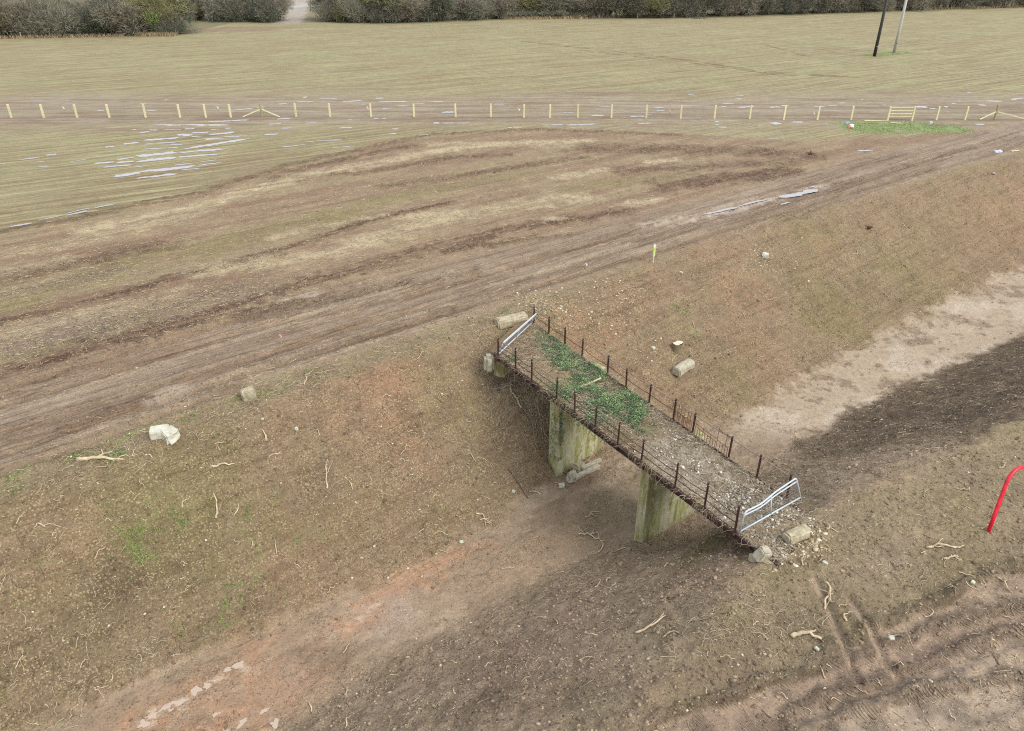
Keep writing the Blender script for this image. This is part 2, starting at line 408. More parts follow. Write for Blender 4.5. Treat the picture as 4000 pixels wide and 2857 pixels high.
# belt under the fence, darker foot line
sl, m, d, al = line_mask([(-40, 262), (500, 262), (1100, 262), (1700, 264), (2200, 266)], .35, .8, .6, .5, 85); paint(sl, m, C(116, 96, 74), .6)
# grass foot of the hedge
hedge_px = [(-500, 155), (350, 144), (690, 141), (720, 88), (1090, 90), (1215, 88), (1500, 93), (2000, 76), (2500, 74), (3000, 64), (3500, 47), (4000, 31), (4700, 5)]
hw = [un(*p) for p in hedge_px]
hy = np.interp(GX, [p.x for p in hw], [p.y for p in hw])
m = sstep(-2.5, 1.5, GY - hy + n1 * 3); paint(ALL, m, C(132, 118, 84), .85); ROW *= 1 - m
m = m * sstep(.0, .4, n2 + n1); paint(ALL, m, C(112, 132, 70), .6)
sl, m, d, al = line_mask([(640, 52), (655, 30), (662, 12), (668, 0), (672, -12)], 3.6, .3, .3, 1, 71)
paint(sl, m, C(176, 165, 150), .95)
m = (1 - sstep(30, 40, np.abs(GX - un(1160, 60).x))) * (1 - sstep(3.0, 4.5, np.abs(GY - 292 - (GX + 80) * .1)))
paint(ALL, m, C(176, 178, 184), 1)
# global mottling
COL *= (1 + .12 * n2 + .14 * n3 + .12 * n4)[..., None]
lum = COL.mean(-1, keepdims=True); COL = (COL * .81 + lum * .19) * np.where((mb + onfar + onflo + onnear + platn)[..., None] > .5, np.array([1.02, 1.0, .985]), 1.0)
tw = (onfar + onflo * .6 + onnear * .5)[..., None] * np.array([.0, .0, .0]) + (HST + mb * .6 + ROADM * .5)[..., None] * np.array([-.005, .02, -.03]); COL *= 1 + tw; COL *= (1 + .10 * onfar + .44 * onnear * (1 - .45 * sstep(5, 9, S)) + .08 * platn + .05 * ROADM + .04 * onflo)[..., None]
COL = np.clip(COL, .01, .8)

# earth banked up under the far span
_a = np.array(un(1954, 1393)[:2]); _b = np.array(un(3050, 2205)[:2]); _d = (_b - _a); _L = np.hypot(*_d); _d /= _L; _n = np.array([-_d[1], _d[0]]); _n = _n if _n[1] > 0 else -_n
_u = ((GX - _a[0]) * _d[0] + (GY - _a[1]) * _d[1]) / _L; _v = ((GX - _a[0]) * _n[0] + (GY - _a[1]) * _n[1])
_m = sstep(-.02, .05, _u) * (1 - sstep(.10, .24, _u)) * sstep(-1.3, .2, _v) * (1 - sstep(2.6, 4.2, _v))
Z += np.where(Z < -.35, 1.0, 0) * np.minimum(_m * .9, np.maximum(-.35 - Z, 0))
# soil dug away in front of the two piers
def dig(fc, rc, zb, reach, soft, left=.5):
    a = un(fc[0], fc[1], zb); b_ = un(rc[0], rc[1], zb); d_ = b_ - a; d_.z = 0; L_ = d_.length; d_.normalize()
    al = (GX - a.x) * d_.x + (GY - a.y) * d_.y; pr_ = (GX - a.x) * d_.y - (GY - a.y) * d_.x      # pr_ > 0: camera side of the face
    w_ = sstep(-left - .7, -left + .1, al) * (1 - sstep(L_ + .1, L_ + 1.0, al)) * sstep(-.35, -.10, pr_) * (1 - sstep(reach, reach + soft, pr_))
    Z[:] = np.where(Z > zb, Z * (1 - w_) + (zb - .03) * w_, Z)
dig((2175, 1857), (2366, 1742), -4.35, .9, 1.0, .15)
dig((2506, 2114), (2740, 1996), -3.80, .6, 1.8, .3)
# --- relief
CLD = np.clip(CLD, 0, 1.6)
near = np.exp(-np.maximum(GY - 30, 0) / 60)
clod = fbm(GX * 3.1, GY * 3.1, 151, 3, .7)
clod2 = np.abs(fbm(GX * 1.4, GY * 1.4, 161, 3))
rill = fbm(S * .9, T * .25, 171, 3)
Z2 = Z + RUT
Z2 += CLD * (clod * .10 + clod2 * .07) + (1 - np.minimum(CLD, 1)) * clod * .012
Z2 += (onfar + onnear) * (rill * .10 + n2 * .12)
Z2 += onfar * (1 - ROADM) * .05 * n3
Z2 += ROADM * sn2 * .04
Z2 += ROW * near * np.maximum(fbm(RU * .02, RV * 1.6, 181, 2), 0) * .03
Z2 += platn * .10 * n2
WETC = np.clip(WET, 0, 1)


def gz(x, y):
    x = np.asarray(x, float); y = np.asarray(y, float)
    i = np.clip(np.searchsorted(XS, x) - 1, 0, len(XS) - 2); j = np.clip(np.searchsorted(YS, y) - 1, 0, len(YS) - 2)
    fx = (x - XS[i]) / (XS[i + 1] - XS[i]); fy_ = (y - YS[j]) / (YS[j + 1] - YS[j])
    return (Z2[j, i] * (1 - fx) + Z2[j, i + 1] * fx) * (1 - fy_) + (Z2[j + 1, i] * (1 - fx) + Z2[j + 1, i + 1] * fx) * fy_


def sample(A, x, y):
    i = np.clip(np.searchsorted(XS, x), 0, len(XS) - 1); j = np.clip(np.searchsorted(YS, y), 0, len(YS) - 1)
    return A[j, i]


def G(px, py):
    h = hit(px, py)
    return Vector((h.x, h.y, float(gz(h.x, h.y))))


# ------------------------------------------------------------------ mesh helpers
def tag(o, label=None, cat=None, group=None, kind=None):
    if label: o['label'] = label
    if cat: o['category'] = cat
    if group: o['group'] = group
    if kind: o['kind'] = kind
    return o


def link(name, me, mat=None, parent=None):
    o = bpy.data.objects.new(name, me)
    if mat: me.materials.append(mat)
    col.objects.link(o)
    if parent: o.parent = parent
    return o


def np_mesh(name, V, Fc, smooth=False, attrs=None):
    """V (n,3); Fc list of (m,k) integer arrays"""
    me = bpy.data.meshes.new(name)
    V = np.asarray(V, np.float32)
    me.vertices.add(len(V)); me.vertices.foreach_set('co', V.ravel())
    if not isinstance(Fc, list): Fc = [Fc]
    loops = np.concatenate([f.ravel() for f in Fc]).astype(np.int32)
    sizes = np.concatenate([np.full(len(f), f.shape[1], np.int32) for f in Fc])
    starts = np.concatenate([[0], np.cumsum(sizes)[:-1]]).astype(np.int32)
    me.loops.add(len(loops)); me.loops.foreach_set('vertex_index', loops)
    me.polygons.add(len(sizes)); me.polygons.foreach_set('loop_start', starts)
    if smooth: me.polygons.foreach_set('use_smooth', np.ones(len(sizes), bool))
    me.update(calc_edges=True)
    if attrs:
        for k, a in attrs.items():
            a = np.asarray(a, np.float32)
            if a.ndim == 1:
                at = me.attributes.new(k, 'FLOAT', 'POINT'); at.data.foreach_set('value', a)
            else:
                if a.shape[1] == 3: a = np.concatenate([a, np.ones((len(a), 1), np.float32)], 1)
                at = me.attributes.new(k, 'FLOAT_COLOR', 'POINT'); at.data.foreach_set('color', a.ravel())
    return me


class MB:
    """collects shapes into one mesh"""
    def __init__(s): s.v = []; s.f = []
    def add(s, v, f):
        n = len(s.v); s.v += [tuple(p) for p in v]; s.f += [tuple(i + n for i in q) for q in f]
    def box(s, c, size, rot=None, bev=0.0):
        x, y, z = [a / 2 for a in size]
        b = min(bev, x * .9, y * .9, z * .9)
        if b <= 0:
            v = [(i, j, k) for i in (-x, x) for j in (-y, y) for k in (-z, z)]
            f = [(0, 1, 3, 2), (4, 6, 7, 5), (0, 4, 5, 1), (2, 3, 7, 6), (0, 2, 6, 4), (1, 5, 7, 3)]
        else:
            v = []; f = []
            ring = lambda X, Y, Zz: [(X, Y - b, Zz), (X - b, Y, Zz), (-X + b, Y, Zz), (-X, Y - b, Zz), (-X, -Y + b, Zz), (-X + b, -Y, Zz), (X - b, -Y, Zz), (X, -Y + b, Zz)]
            v += [(p[0] * (1 - b / x), p[1] * (1 - b / y), p[2]) for p in ring(x, y, -z)] + ring(x, y, -z + b) + ring(x, y, z - b) + [(p[0] * (1 - b / x), p[1] * (1 - b / y), p[2]) for p in ring(x, y, z)]
            for r in range(3):
                for i in range(8):
                    j = (i + 1) % 8; f.append((r * 8 + i, r * 8 + j, r * 8 + 8 + j, r * 8 + 8 + i))
            f.append(tuple(range(7, -1, -1))); f.append(tuple(range(24, 32)))
        M_ = rot if rot is not None else Matrix.Identity(3)
        s.add([Vector(c) + M_ @ Vector(p) for p in v], f)
        return s
    def beam(s, a, b, w, h, bev=0.0, up=Vector((0, 0, 1))):
        a = Vector(a); b = Vector(b); d = b - a; L = d.length; d.normalize()
        side = up.cross(d)
        if side.length < 1e-3: side = Vector((1, 0, 0)).cross(d)
        side.normalize(); u = d.cross(side)
        R = Matrix((d, side, u)).transposed()
        return s.box((a + b) / 2, (L, w, h), R, bev)
    def tube(s, pts, r, n=8, r1=None, cap=True):
        pts = [Vector(p) for p in pts]; m = len(pts); v = []; f = []
        ref = None
        for i, p in enumerate(pts):
            d = (pts[min(i + 1, m - 1)] - pts[max(i - 1, 0)]).normalized()
            if ref is None:
                ref = Vector((0, 0, 1)).cross(d)
                if ref.length < .2: ref = Vector((1, 0, 0)).cross(d)
            ref = (ref - d * ref.dot(d)).normalized(); w = d.cross(ref)
            rr = r if r1 is None else r + (r1 - r) * i / max(m - 1, 1)
            for k in range(n):
                a = 2 * math.pi * k / n
                v.append(p + (ref * math.cos(a) + w * math.sin(a)) * rr)
        for i in range(m - 1):
            for k in range(n):
                k2 = (k + 1) % n; f.append((i * n + k, i * n + k2, (i + 1) * n + k2, (i + 1) * n + k))
        if cap: f.append(tuple(range(n - 1, -1, -1))); f.append(tuple((m - 1) * n + k for k in range(n)))
        s.add(v, f); return s
    def build(s, name, mat=None, parent=None, origin=None, smooth=False, jit=0):
        me = bpy.data.meshes.new(name)
        o = Vector(origin) if origin is not None else Vector((0, 0, 0))
        v = [Vector(p) - o for p in s.v]
        if jit: v = [p + Vector((rnd.uniform(-jit, jit), rnd.uniform(-jit, jit), rnd.uniform(-jit, jit))) for p in v]
        me.from_pydata(v, [], s.f); me.update()
        if smooth: me.polygons.foreach_set('use_smooth', [True] * len(me.polygons))
        ob = link(name, me, mat, parent)
        if parent is None: ob.location = o
        return ob


def empty(name, loc=(0, 0, 0)):
    o = bpy.data.objects.new(name, None); o.empty_display_size = .2; o.location = loc
    col.objects.link(o); return o


# ------------------------------------------------------------------ materials
def nodes(name):
    m = bpy.data.materials.new(name); m.use_nodes = True
    nt = m.node_tree; b = nt.nodes['Principled BSDF']
    return m, nt, b


def N(nt, t, **kw):
    n = nt.nodes.new(t)
    for k, v in kw.items():
        if k in n.inputs: n.inputs[k].default_value = v
        else: setattr(n, k, v)
    return n


def ramp(nt, stops, src=None):
    r = nt.nodes.new('ShaderNodeValToRGB'); e = r.color_ramp.elements
    while len(e) < len(stops): e.new(.5)
    for i, (p, c) in enumerate(stops):
        e[i].position = p; e[i].color = (*c, 1) if len(c) == 3 else c
    if src is not None: nt.links.new(src, r.inputs[0])
    return r


def math_(nt, op, a, b=None):
    n = nt.nodes.new('ShaderNodeMath'); n.operation = op
    for i, v in enumerate((a, b)):
        if v is None: continue
        if isinstance(v, (int, float)): n.inputs[i].default_value = v
        else: nt.links.new(v, n.inputs[i])
    return n.outputs[0]


def mixc(nt, fac, a, b, blend='MIX'):
    n = nt.nodes.new('ShaderNodeMix'); n.data_type = 'RGBA'; n.blend_type = blend
    for i, v in ((0, fac), (6, a), (7, b)):
        if isinstance(v, (int, float)): n.inputs[i].default_value = v
        elif isinstance(v, (tuple, list, np.ndarray)): n.inputs[i].default_value = (*[float(q) for q in v][:3], 1)
        else: nt.links.new(v, n.inputs[i])
    return n.outputs[2]


def noise_mat(name, cols, scale=6.0, rough=.85, bump=.3, bscale=None, detail=8, mapping=None, metallic=0.0, dist=.02):
    m, nt, b = nodes(name)
    tc = N(nt, 'ShaderNodeTexCoord'); v = tc.outputs['Object']
    if mapping:
        mp = N(nt, 'ShaderNodeMapping'); mp.inputs['Scale'].default_value = mapping; nt.links.new(v, mp.inputs[0]); v = mp.outputs[0]
    n = N(nt, 'ShaderNodeTexNoise', Scale=scale, Detail=detail, Roughness=.65); nt.links.new(v, n.inputs['Vector'])
    k = len(cols)
    r = ramp(nt, [(.3 + .4 * i / max(k - 1, 1), tuple(c)) for i, c in enumerate(cols)], n.outputs['Fac'])
    nt.links.new(r.outputs[0], b.inputs['Base Color'])
    b.inputs['Roughness'].default_value = rough; b.inputs['Metallic'].default_value = metallic
    n2_ = N(nt, 'ShaderNodeTexNoise', Scale=bscale or scale * 4, Detail=6); nt.links.new(v, n2_.inputs['Vector'])
    bp = N(nt, 'ShaderNodeBump', Strength=bump, Distance=dist); nt.links.new(n2_.outputs['Fac'], bp.inputs['Height']); nt.links.new(bp.outputs[0], b.inputs['Normal'])
    return m


def rnd_mat(name, stops, rough=.8, attr='rnd', spec=.3):
    m, nt, b = nodes(name)
    a = N(nt, 'ShaderNodeAttribute', attribute_name=attr)
    r = ramp(nt, stops, a.outputs['Fac']); nt.links.new(r.outputs[0], b.inputs['Base Color'])
    b.inputs['Roughness'].default_value = rough; b.inputs['Specular IOR Level'].default_value = spec
    return m


def ground_mat():
    m, nt, b = nodes('soil'); L = nt.links.new
    tc = N(nt, 'ShaderNodeTexCoord'); obj = tc.outputs['Object']
    A = lambda n: N(nt, 'ShaderNodeAttribute', attribute_name=n)
    base = A('base').outputs['Color']
    k1 = N(nt, 'ShaderNodeSeparateColor'); L(A('k1').outputs['Color'], k1.inputs[0])
    k2 = N(nt, 'ShaderNodeSeparateColor'); L(A('k2').outputs['Color'], k2.inputs[0])
    row, stk, chp = k1.outputs; wet, trd, grs = k2.outputs
    cld = A('cld').outputs['Fac']; hst = A('hst').outputs['Fac']

    def nz(scale, det=6, vec=obj, rough=.6):
        n = N(nt, 'ShaderNodeTexNoise', Scale=scale, Detail=det, Roughness=rough); L(vec, n.inputs['Vector']); return n.outputs['Fac']

    def mapped(ang, sc):
        r = N(nt, 'ShaderNodeMapping'); r.vector_type = 'TEXTURE'; r.inputs['Rotation'].default_value = (0, 0, ang)
        r.inputs['Scale'].default_value = (1 / sc[0], 1 / sc[1], 1); L(obj, r.inputs[0]); return r.outputs[0]
    arow = math.atan2(rd[1], rd[0]); astr = math.atan2(E_S[1], E_S[0])

    def ctr(f, lo, hi):      # contrast to 0..1
        n = N(nt, 'ShaderNodeMapRange'); n.inputs[1].default_value = lo; n.inputs[2].default_value = hi; L(f, n.inputs[0]); return n.outputs[0]
    c = base
    # speckle: pale grit and dark crumbs
    f1 = nz(9, 8, rough=.75)
    c = mixc(nt, math_(nt, 'MULTIPLY', ctr(f1, .52, .68), .75), c, mixc(nt, 1.0, c, (.55, .50, .44), 'MULTIPLY'))
    c = mixc(nt, math_(nt, 'MULTIPLY', ctr(nz(14, 6, rough=.8), .54, .68), .6), c, mixc(nt, 1.0, c, (1.6, 1.55, 1.45), 'MULTIPLY'))
    c = mixc(nt, math_(nt, 'MULTIPLY', ctr(nz(2.3, 7, rough=.7), .5, .72), .4), c, mixc(nt, 1.0, c, (.72, .68, .62), 'MULTIPLY'))
    c = mixc(nt, math_(nt, 'MULTIPLY', ctr(nz(28, 4, rough=.8), .53, .66), .5), c, mixc(nt, 1.0, c, (.62, .57, .5), 'MULTIPLY'))
    c = mixc(nt, math_(nt, 'MULTIPLY', math_(nt, 'MULTIPLY', ctr(nz(5.5, 8, rough=.8), .54, .66), math_(nt, 'MINIMUM', cld, 1.0)), .6), c, mixc(nt, 1.0, c, (.5, .45, .4), 'MULTIPLY'))
    def crumbs(c, scale, thr, mul, amt, msk=None, z=1.0):
        v = N(nt, 'ShaderNodeTexVoronoi', Scale=scale); L(obj, v.inputs['Vector'])
        sc_ = N(nt, 'ShaderNodeSeparateColor'); L(v.outputs['Color'], sc_.inputs[0])
        k = math_(nt, 'MULTIPLY', math_(nt, 'GREATER_THAN', sc_.outputs[0], thr), math_(nt, 'LESS_THAN', v.outputs['Distance'], .42))
        k = math_(nt, 'MULTIPLY', k, math_(nt, 'MULTIPLY', sc_.outputs[1], amt))
        if msk is not None: k = math_(nt, 'MULTIPLY', k, math_(nt, 'MINIMUM', msk, 1.0))
        return mixc(nt, k, c, mixc(nt, 1.0, c, mul, 'MULTIPLY'))
    c = crumbs(c, 19, .72, (.42, .38, .34), 1.0)
    c = crumbs(c, 23, .80, (1.75, 1.72, 1.65), .9)
    c = crumbs(c, 9, .74, (.45, .40, .36), 1.1, cld)
    c = crumbs(c, 11, .80, (1.6, 1.55, 1.45), .9, cld)
    # drilled rows
    rr = mapped(arow, (.05, 1.5)); r1 = nz(1.0, 8, rr, .75)
    rr2 = mapped(arow + .012, (.09, 3.4)); r2 = nz(1.0, 8, rr2, .75)
    fm = math_(nt, 'MULTIPLY', row, ctr(r1, .50, .62))
    c = mixc(nt, math_(nt, 'MULTIPLY', fm, .8), c, C(126, 100, 68))
    c = mixc(nt, math_(nt, 'MULTIPLY', math_(nt, 'MULTIPLY', row, ctr(r2, .52, .60)), .75), c, C(122, 102, 68))
    c = mixc(nt, math_(nt, 'MULTIPLY', math_(nt, 'MULTIPLY', row, ctr(nz(1.0, 4, mapped(arow - .01, (.06, 2.7)), .7), .52, .61)), .6), c, C(186, 184, 138))
    # fence belt streaks
    hs = mapped(0.01, (.09, 1.3)); h1 = nz(1.0, 5, hs, .75)
    c = mixc(nt, math_(nt, 'MULTIPLY', math_(nt, 'MULTIPLY', hst, ctr(h1, .51, .60)), .85), c, C(126, 98, 74))
    c = mixc(nt, math_(nt, 'MULTIPLY', math_(nt, 'MULTIPLY', hst, ctr(nz(1.0, 5, mapped(-.01, (.12, 1.9)), .7), .56, .68)), .8), c, C(182, 172, 160))
    # haul road streaks
    s1 = nz(1.0, 6, mapped(astr, (.12, 2.4)), .75); s2 = nz(1.0, 5, mapped(astr + .03, (.35, 7.5)), .7)
    c = mixc(nt, math_(nt, 'MULTIPLY', math_(nt, 'MULTIPLY', stk, ctr(s1, .5, .64)), .65), c, mixc(nt, 1.0, c, (.64, .56, .50), 'MULTIPLY'))
    c = mixc(nt, math_(nt, 'MULTIPLY', math_(nt, 'MULTIPLY', stk, ctr(s2, .53, .62)), .5), c, mixc(nt, 1.0, c, (.6, .54, .48), 'MULTIPLY'))
    c = mixc(nt, math_(nt, 'MULTIPLY', math_(nt, 'MULTIPLY', stk, ctr(nz(1.0, 5, mapped(astr - .02, (.3, 4.)), .7), .55, .7)), .5), c, mixc(nt, 1.0, c, (1.3, 1.3, 1.32), 'MULTIPLY'))
    # chips
    vo = N(nt, 'ShaderNodeTexVoronoi', Scale=11.0); vo.feature = 'F1'; L(obj, vo.inputs['Vector'])
    chipm = math_(nt, 'MULTIPLY', math_(nt, 'LESS_THAN', vo.outputs['Distance'], .33), ctr(nz(1.4, 5), .36, .6))
    c = mixc(nt, math_(nt, 'MULTIPLY', math_(nt, 'MULTIPLY', chipm, math_(nt, 'MINIMUM', chp, 1.0)), .75), c, C(205, 188, 145))
    # seedlings
    v2 = N(nt, 'ShaderNodeTexVoronoi', Scale=16.0); L(obj, v2.inputs['Vector'])
    gm = math_(nt, 'MULTIPLY', math_(nt, 'LESS_THAN', v2.outputs['Distance'], .3), ctr(nz(1.1, 5, rough=.7), .48, .66))
    c = mixc(nt, math_(nt, 'MULTIPLY', math_(nt, 'MULTIPLY', gm, math_(nt, 'MINIMUM', grs, 1.0)), .7), c, C(122, 138, 66))
    L(c, b.inputs['Base Color'])
    rg = N(nt, 'ShaderNodeMapRange'); rg.inputs[3].default_value = .95; rg.inputs[4].default_value = .42; L(wet, rg.inputs[0]); L(rg.outputs[0], b.inputs['Roughness'])
    b.inputs['Specular IOR Level'].default_value = .35
    vc = N(nt, 'ShaderNodeTexVoronoi', Scale=8.0, Randomness=1.0); L(obj, vc.inputs['Vector'])
    # relief
    hgt = math_(nt, 'MULTIPLY', nz(7, 8, rough=.7), math_(nt, 'ADD', math_(nt, 'MULTIPLY', cld, .9), .22))
    hgt = math_(nt, 'ADD', hgt, math_(nt, 'MULTIPLY', math_(nt, 'MULTIPLY', math_(nt, 'SUBTRACT', 1.0, vc.outputs['Distance']), cld), math_(nt, 'MULTIPLY', ctr(nz(1.7, 4), .42, .62), .55)))
    hgt = math_(nt, 'ADD', hgt, math_(nt, 'MULTIPLY', math_(nt, 'MULTIPLY', s2, stk), .8))
    hgt = math_(nt, 'ADD', hgt, math_(nt, 'MULTIPLY', math_(nt, 'MULTIPLY', r2, row), .8))
    wv = N(nt, 'ShaderNodeTexWave', Scale=1.0, Distortion=.6); wv.wave_type = 'BANDS'; wv.bands_direction = 'X'
    L(mapped(astr + .15, (4.6, .3)), wv.inputs['Vector'])
    hgt = math_(nt, 'ADD', hgt, math_(nt, 'MULTIPLY', math_(nt, 'MULTIPLY', wv.outputs['Fac'], trd), math_(nt, 'MULTIPLY', ctr(nz(1.2, 3), .42, .62), .34)))
    bp = N(nt, 'ShaderNodeBump', Strength=1.0, Distance=.16); L(hgt, bp.inputs['Height']); L(bp.outputs[0], b.inputs['Normal'])
    return m


# ------------------------------------------------------------------ ground
ny, nx = GX.shape
V = np.stack([GX, GY, Z2], -1).reshape(-1, 3)
ii = np.arange(nx - 1)[None, :] + np.arange(ny - 1)[:, None] * nx
Q = np.stack([ii, ii + 1, ii + 1 + nx, ii + nx], -1).reshape(-1, 4)
f3 = lambda a, b, c: np.stack([a, b, c], -1).reshape(-1, 3)
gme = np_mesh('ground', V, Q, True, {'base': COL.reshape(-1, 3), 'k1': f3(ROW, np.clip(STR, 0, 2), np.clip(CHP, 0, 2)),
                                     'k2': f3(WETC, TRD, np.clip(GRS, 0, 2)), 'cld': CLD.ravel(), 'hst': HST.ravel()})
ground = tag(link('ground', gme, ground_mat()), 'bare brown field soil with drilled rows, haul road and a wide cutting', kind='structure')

# ------------------------------------------------------------------ standing water
mw, nt, b = nodes('muddy_water')
b.inputs['Base Color'].default_value = (*C(166, 162, 164), 1); b.inputs['Roughness'].default_value = .03
b.inputs['Specular IOR Level'].default_value = 1.0; b.inputs['IOR'].default_value = 1.5
wb = MB(); sb = MB()
pud = []
Z1 = [(1340, 318, 2050, 318, 12), (1800, 290, 2230, 275, 9), (1220, 388, 1320, 372, 14), (1170, 360, 1210, 355, 6), (1310, 362, 1410, 362, 7), (1450, 360, 1620, 360, 5), (1630, 356, 1730, 354, 10),
      (1870, 358, 1960, 355, 7), (2000, 352, 2060, 346, 9), (1700, 388, 1860, 378, 12), (1850, 402, 2090, 382, 14), (1570, 402, 1700, 412, 20), (1690, 425, 1800, 428, 14),
      (1270, 456, 1590, 422, 16), (1080, 486, 1240, 468, 12), (930, 512, 1020, 506, 10), (1270, 493, 1600, 465, 10), (1820, 440, 1990, 442, 12), (1990, 422, 2130, 422, 10), (2040, 408, 2210, 408, 6),
      (1450, 500, 1640, 488, 6), (1250, 534, 1610, 512, 8), (1610, 534, 2230, 436, 15), (1030, 626, 1200, 605, 10), (1200, 590, 1580, 562, 24), (1580, 566, 2020, 528, 16),
      (830, 664, 1020, 648, 14), (1030, 654, 1200, 640, 12), (1190, 644, 1580, 606, 26), (1560, 606, 1970, 574, 12), (900, 694, 1180, 670, 10), (1170, 694, 1310, 676, 6),
      (1000, 776, 1260, 730, 20), (1240, 738, 1740, 676, 26), (1740, 676, 1980, 650, 10), (1210, 800, 1580, 752, 20), (1540, 676, 1710, 658, 7), (1760, 648, 1930, 626, 6), (1590, 720, 1780, 702, 8),
      (150, 628, 360, 605, 8), (400, 584, 510, 578, 10), (0, 662, 50, 660, 6), (320, 648, 400, 642, 5), (600, 650, 780, 622, 6), (590, 1110, 820, 1062, 8), (820, 1062, 1030, 1022, 9), (330, 1165, 560, 1118, 6), (90, 1230, 300, 1192, 12),
      (580, 1130, 780, 1085, 12), (300, 692, 440, 688, 5), (860, 190, 920, 192, 6), (1300, 190, 1390, 190, 6), (1240, 124, 1310, 124, 5), (1460, 93, 1500, 93, 6), (280, 98, 400, 98, 3), (580, 97, 610, 96, 5), (2050, 190, 2270, 165, 6)]
pud += [(a / 2.274, b_ / 2.274 + 350, c_ / 2.274, d_ / 2.274 + 350, w / 2.274) for a, b_, c_, d_, w in Z1]
Z2_ = [(105, 310, 230, 306, 6), (180, 265, 310, 262, 9), (215, 349, 325, 346, 8), (430, 302, 540, 300, 8), (70, 403, 205, 394, 9), (740, 345, 860, 340, 8), (1040, 262, 1085, 264, 7), (1110, 260, 1160, 258, 7),
       (820, 275, 850, 265, 4), (1210, 355, 1265, 352, 9), (1180, 398, 1250, 393, 9), (1440, 413, 1535, 408, 7), (430, 470, 770, 448, 9), (210, 513, 450, 490, 8), (1575, 302, 1630, 298, 14), (1640, 300, 1920, 300, 8),
       (2235, 340, 2274, 340, 9), (1640, 205, 1770, 203, 12), (1250, 148, 1360, 140, 7), (1120, 172, 1200, 168, 5), (560, 85, 740, 80, 6), (350, 112, 520, 110, 5), (750, 108, 950, 100, 8), (420, 70, 455, 70, 9),
       (1060, 82, 1130, 76, 7), (1080, 111, 1360, 109, 7), (1410, 128, 1500, 126, 6), (1530, 110, 1670, 108, 7), (2100, 135, 2210, 134, 4), (190, 132, 280, 128, 7), (0, 162, 80, 158, 9), (920, 135, 980, 135, 6), (660, 525, 860, 505, 5)]
pud += [(1000 + a / 2.274, b_ / 2.274 + 350, 1000 + c_ / 2.274, d_ / 2.274 + 350, w / 2.274) for a, b_, c_, d_, w in Z2_]
Z3 = [(780, 953, 900, 953, 5), (1060, 953, 1190, 953, 6), (1260, 960, 1360, 958, 6), (1280, 985, 1360, 985, 6), (985, 998, 1060, 998, 6), (1040, 1036, 1180, 1036, 12), (700, 1030, 820, 1030, 10), (450, 1005, 550, 1005, 6),
      (1200, 1020, 1250, 1020, 5), (1555, 840, 1620, 838, 7), (1870, 926, 1980, 926, 6), (1860, 955, 1910, 953, 7), (1985, 955, 2150, 948, 9), (470, 1115, 780, 1105, 12), (260, 1115, 460, 1108, 9), (1115, 1098, 1240, 1096, 8),
      (1800, 1083, 1840, 1085, 9), (1800, 1110, 1840, 1108, 7), (1830, 1133, 1910, 1131, 9), (0, 1133, 90, 1132, 8), (1990, 850, 2060, 850, 5), (2000, 885, 2040, 880, 6), (2180, 1118, 2240, 1120, 6)]
pud += [(2000 + a / 2.274, b_ / 2.274, 2000 + c_ / 2.274, d_ / 2.274, w / 2.274) for a, b_, c_, d_, w in Z3]
Z4 = [(0, 158, 105, 156, 10), (110, 143, 180, 142, 7), (400, 153, 510, 152, 7), (545, 148, 620, 146, 8), (620, 123, 690, 121, 6), (830, 92, 855, 92, 6), (1310, 150, 1420, 160, 17), (1440, 174, 1500, 174, 9),
      (1560, 155, 1600, 158, 14), (1870, 142, 1940, 143, 10), (1940, 105, 2080, 110, 9), (2150, 92, 2274, 78, 6), (1770, 30, 1800, 30, 9), (1680, 99, 1710, 100, 6), (1630, 128, 1670, 130, 7), (20, 303, 110, 300, 18),
      (210, 295, 320, 294, 12), (1840, 312, 1925, 314, 10), (790, 545, 930, 540, 10), (0, 440, 120, 445, 5), (1010, 138, 1050, 138, 5), (360, 880, 420, 868, 6)]
pud += [(3000 + a / 2.274, b_ / 2.274 + 350, 3000 + c_ / 2.274, d_ / 2.274 + 350, w / 2.274) for a, b_, c_, d_, w in Z4]
pud += [(2745, 842, 2885, 812, 5), (3040, 775, 3190, 742, 9), (2880, 812, 3000, 784, 4), (3050, 800, 3085, 790, 3)]
for (x0, y0, x1, y1, w) in pud:
    a = un(x0, y0); c_ = un(x1, y1)
    mid = un((x0 + x1) / 2, (y0 + y1) / 2 + w / 2) - un((x0 + x1) / 2, (y0 + y1) / 2 - w / 2)
    d = c_ - a; Lg = d.length; d.normalize(); nrm = Vector((-d.y, d.x, 0))
    hw_ = max(abs(mid.y) * 1.1, .16)
    n = max(10, int(Lg / .22)); up_ = []; dn_ = []
    sd = rnd.random() * 100
    zs = []
    for i in range(n + 1):
        u = i / n; p = a + d * (Lg * u)
        env = min(1, (math.sin(math.pi * min(max(u, .0), 1)) * 2.0)) ** .7
        o = float(fbm(np.array([u * Lg * .25 + sd]), np.array([0.]), 3, 3)[0]) * hw_ * .5
        wa = hw_ * env * (.55 + .6 * rnd.random() + .6 * float(fbm(np.array([u * Lg * .7 + sd]), np.array([3.]), 4, 2)[0]))
        wb_ = hw_ * env * (.55 + .6 * rnd.random() + .6 * float(fbm(np.array([u * Lg * .7 + sd]), np.array([9.]), 5, 2)[0]))
        up_.append(p + nrm * (max(wa, 0.01) * .5 + o)); dn_.append(p - nrm * (max(wb_, 0.01) * .5 - o))
        zs += [gz(up_[-1].x, up_[-1].y), gz(dn_[-1].x, dn_[-1].y), gz(p.x, p.y)]
    zz = max(zs) + .012
    vs = [Vector((p.x, p.y, zz)) for p in up_] + [Vector((p.x, p.y, zz)) for p in dn_]
    wb.add(vs, [(i + n + 1, i + n + 2, i + 1, i) for i in range(n)])
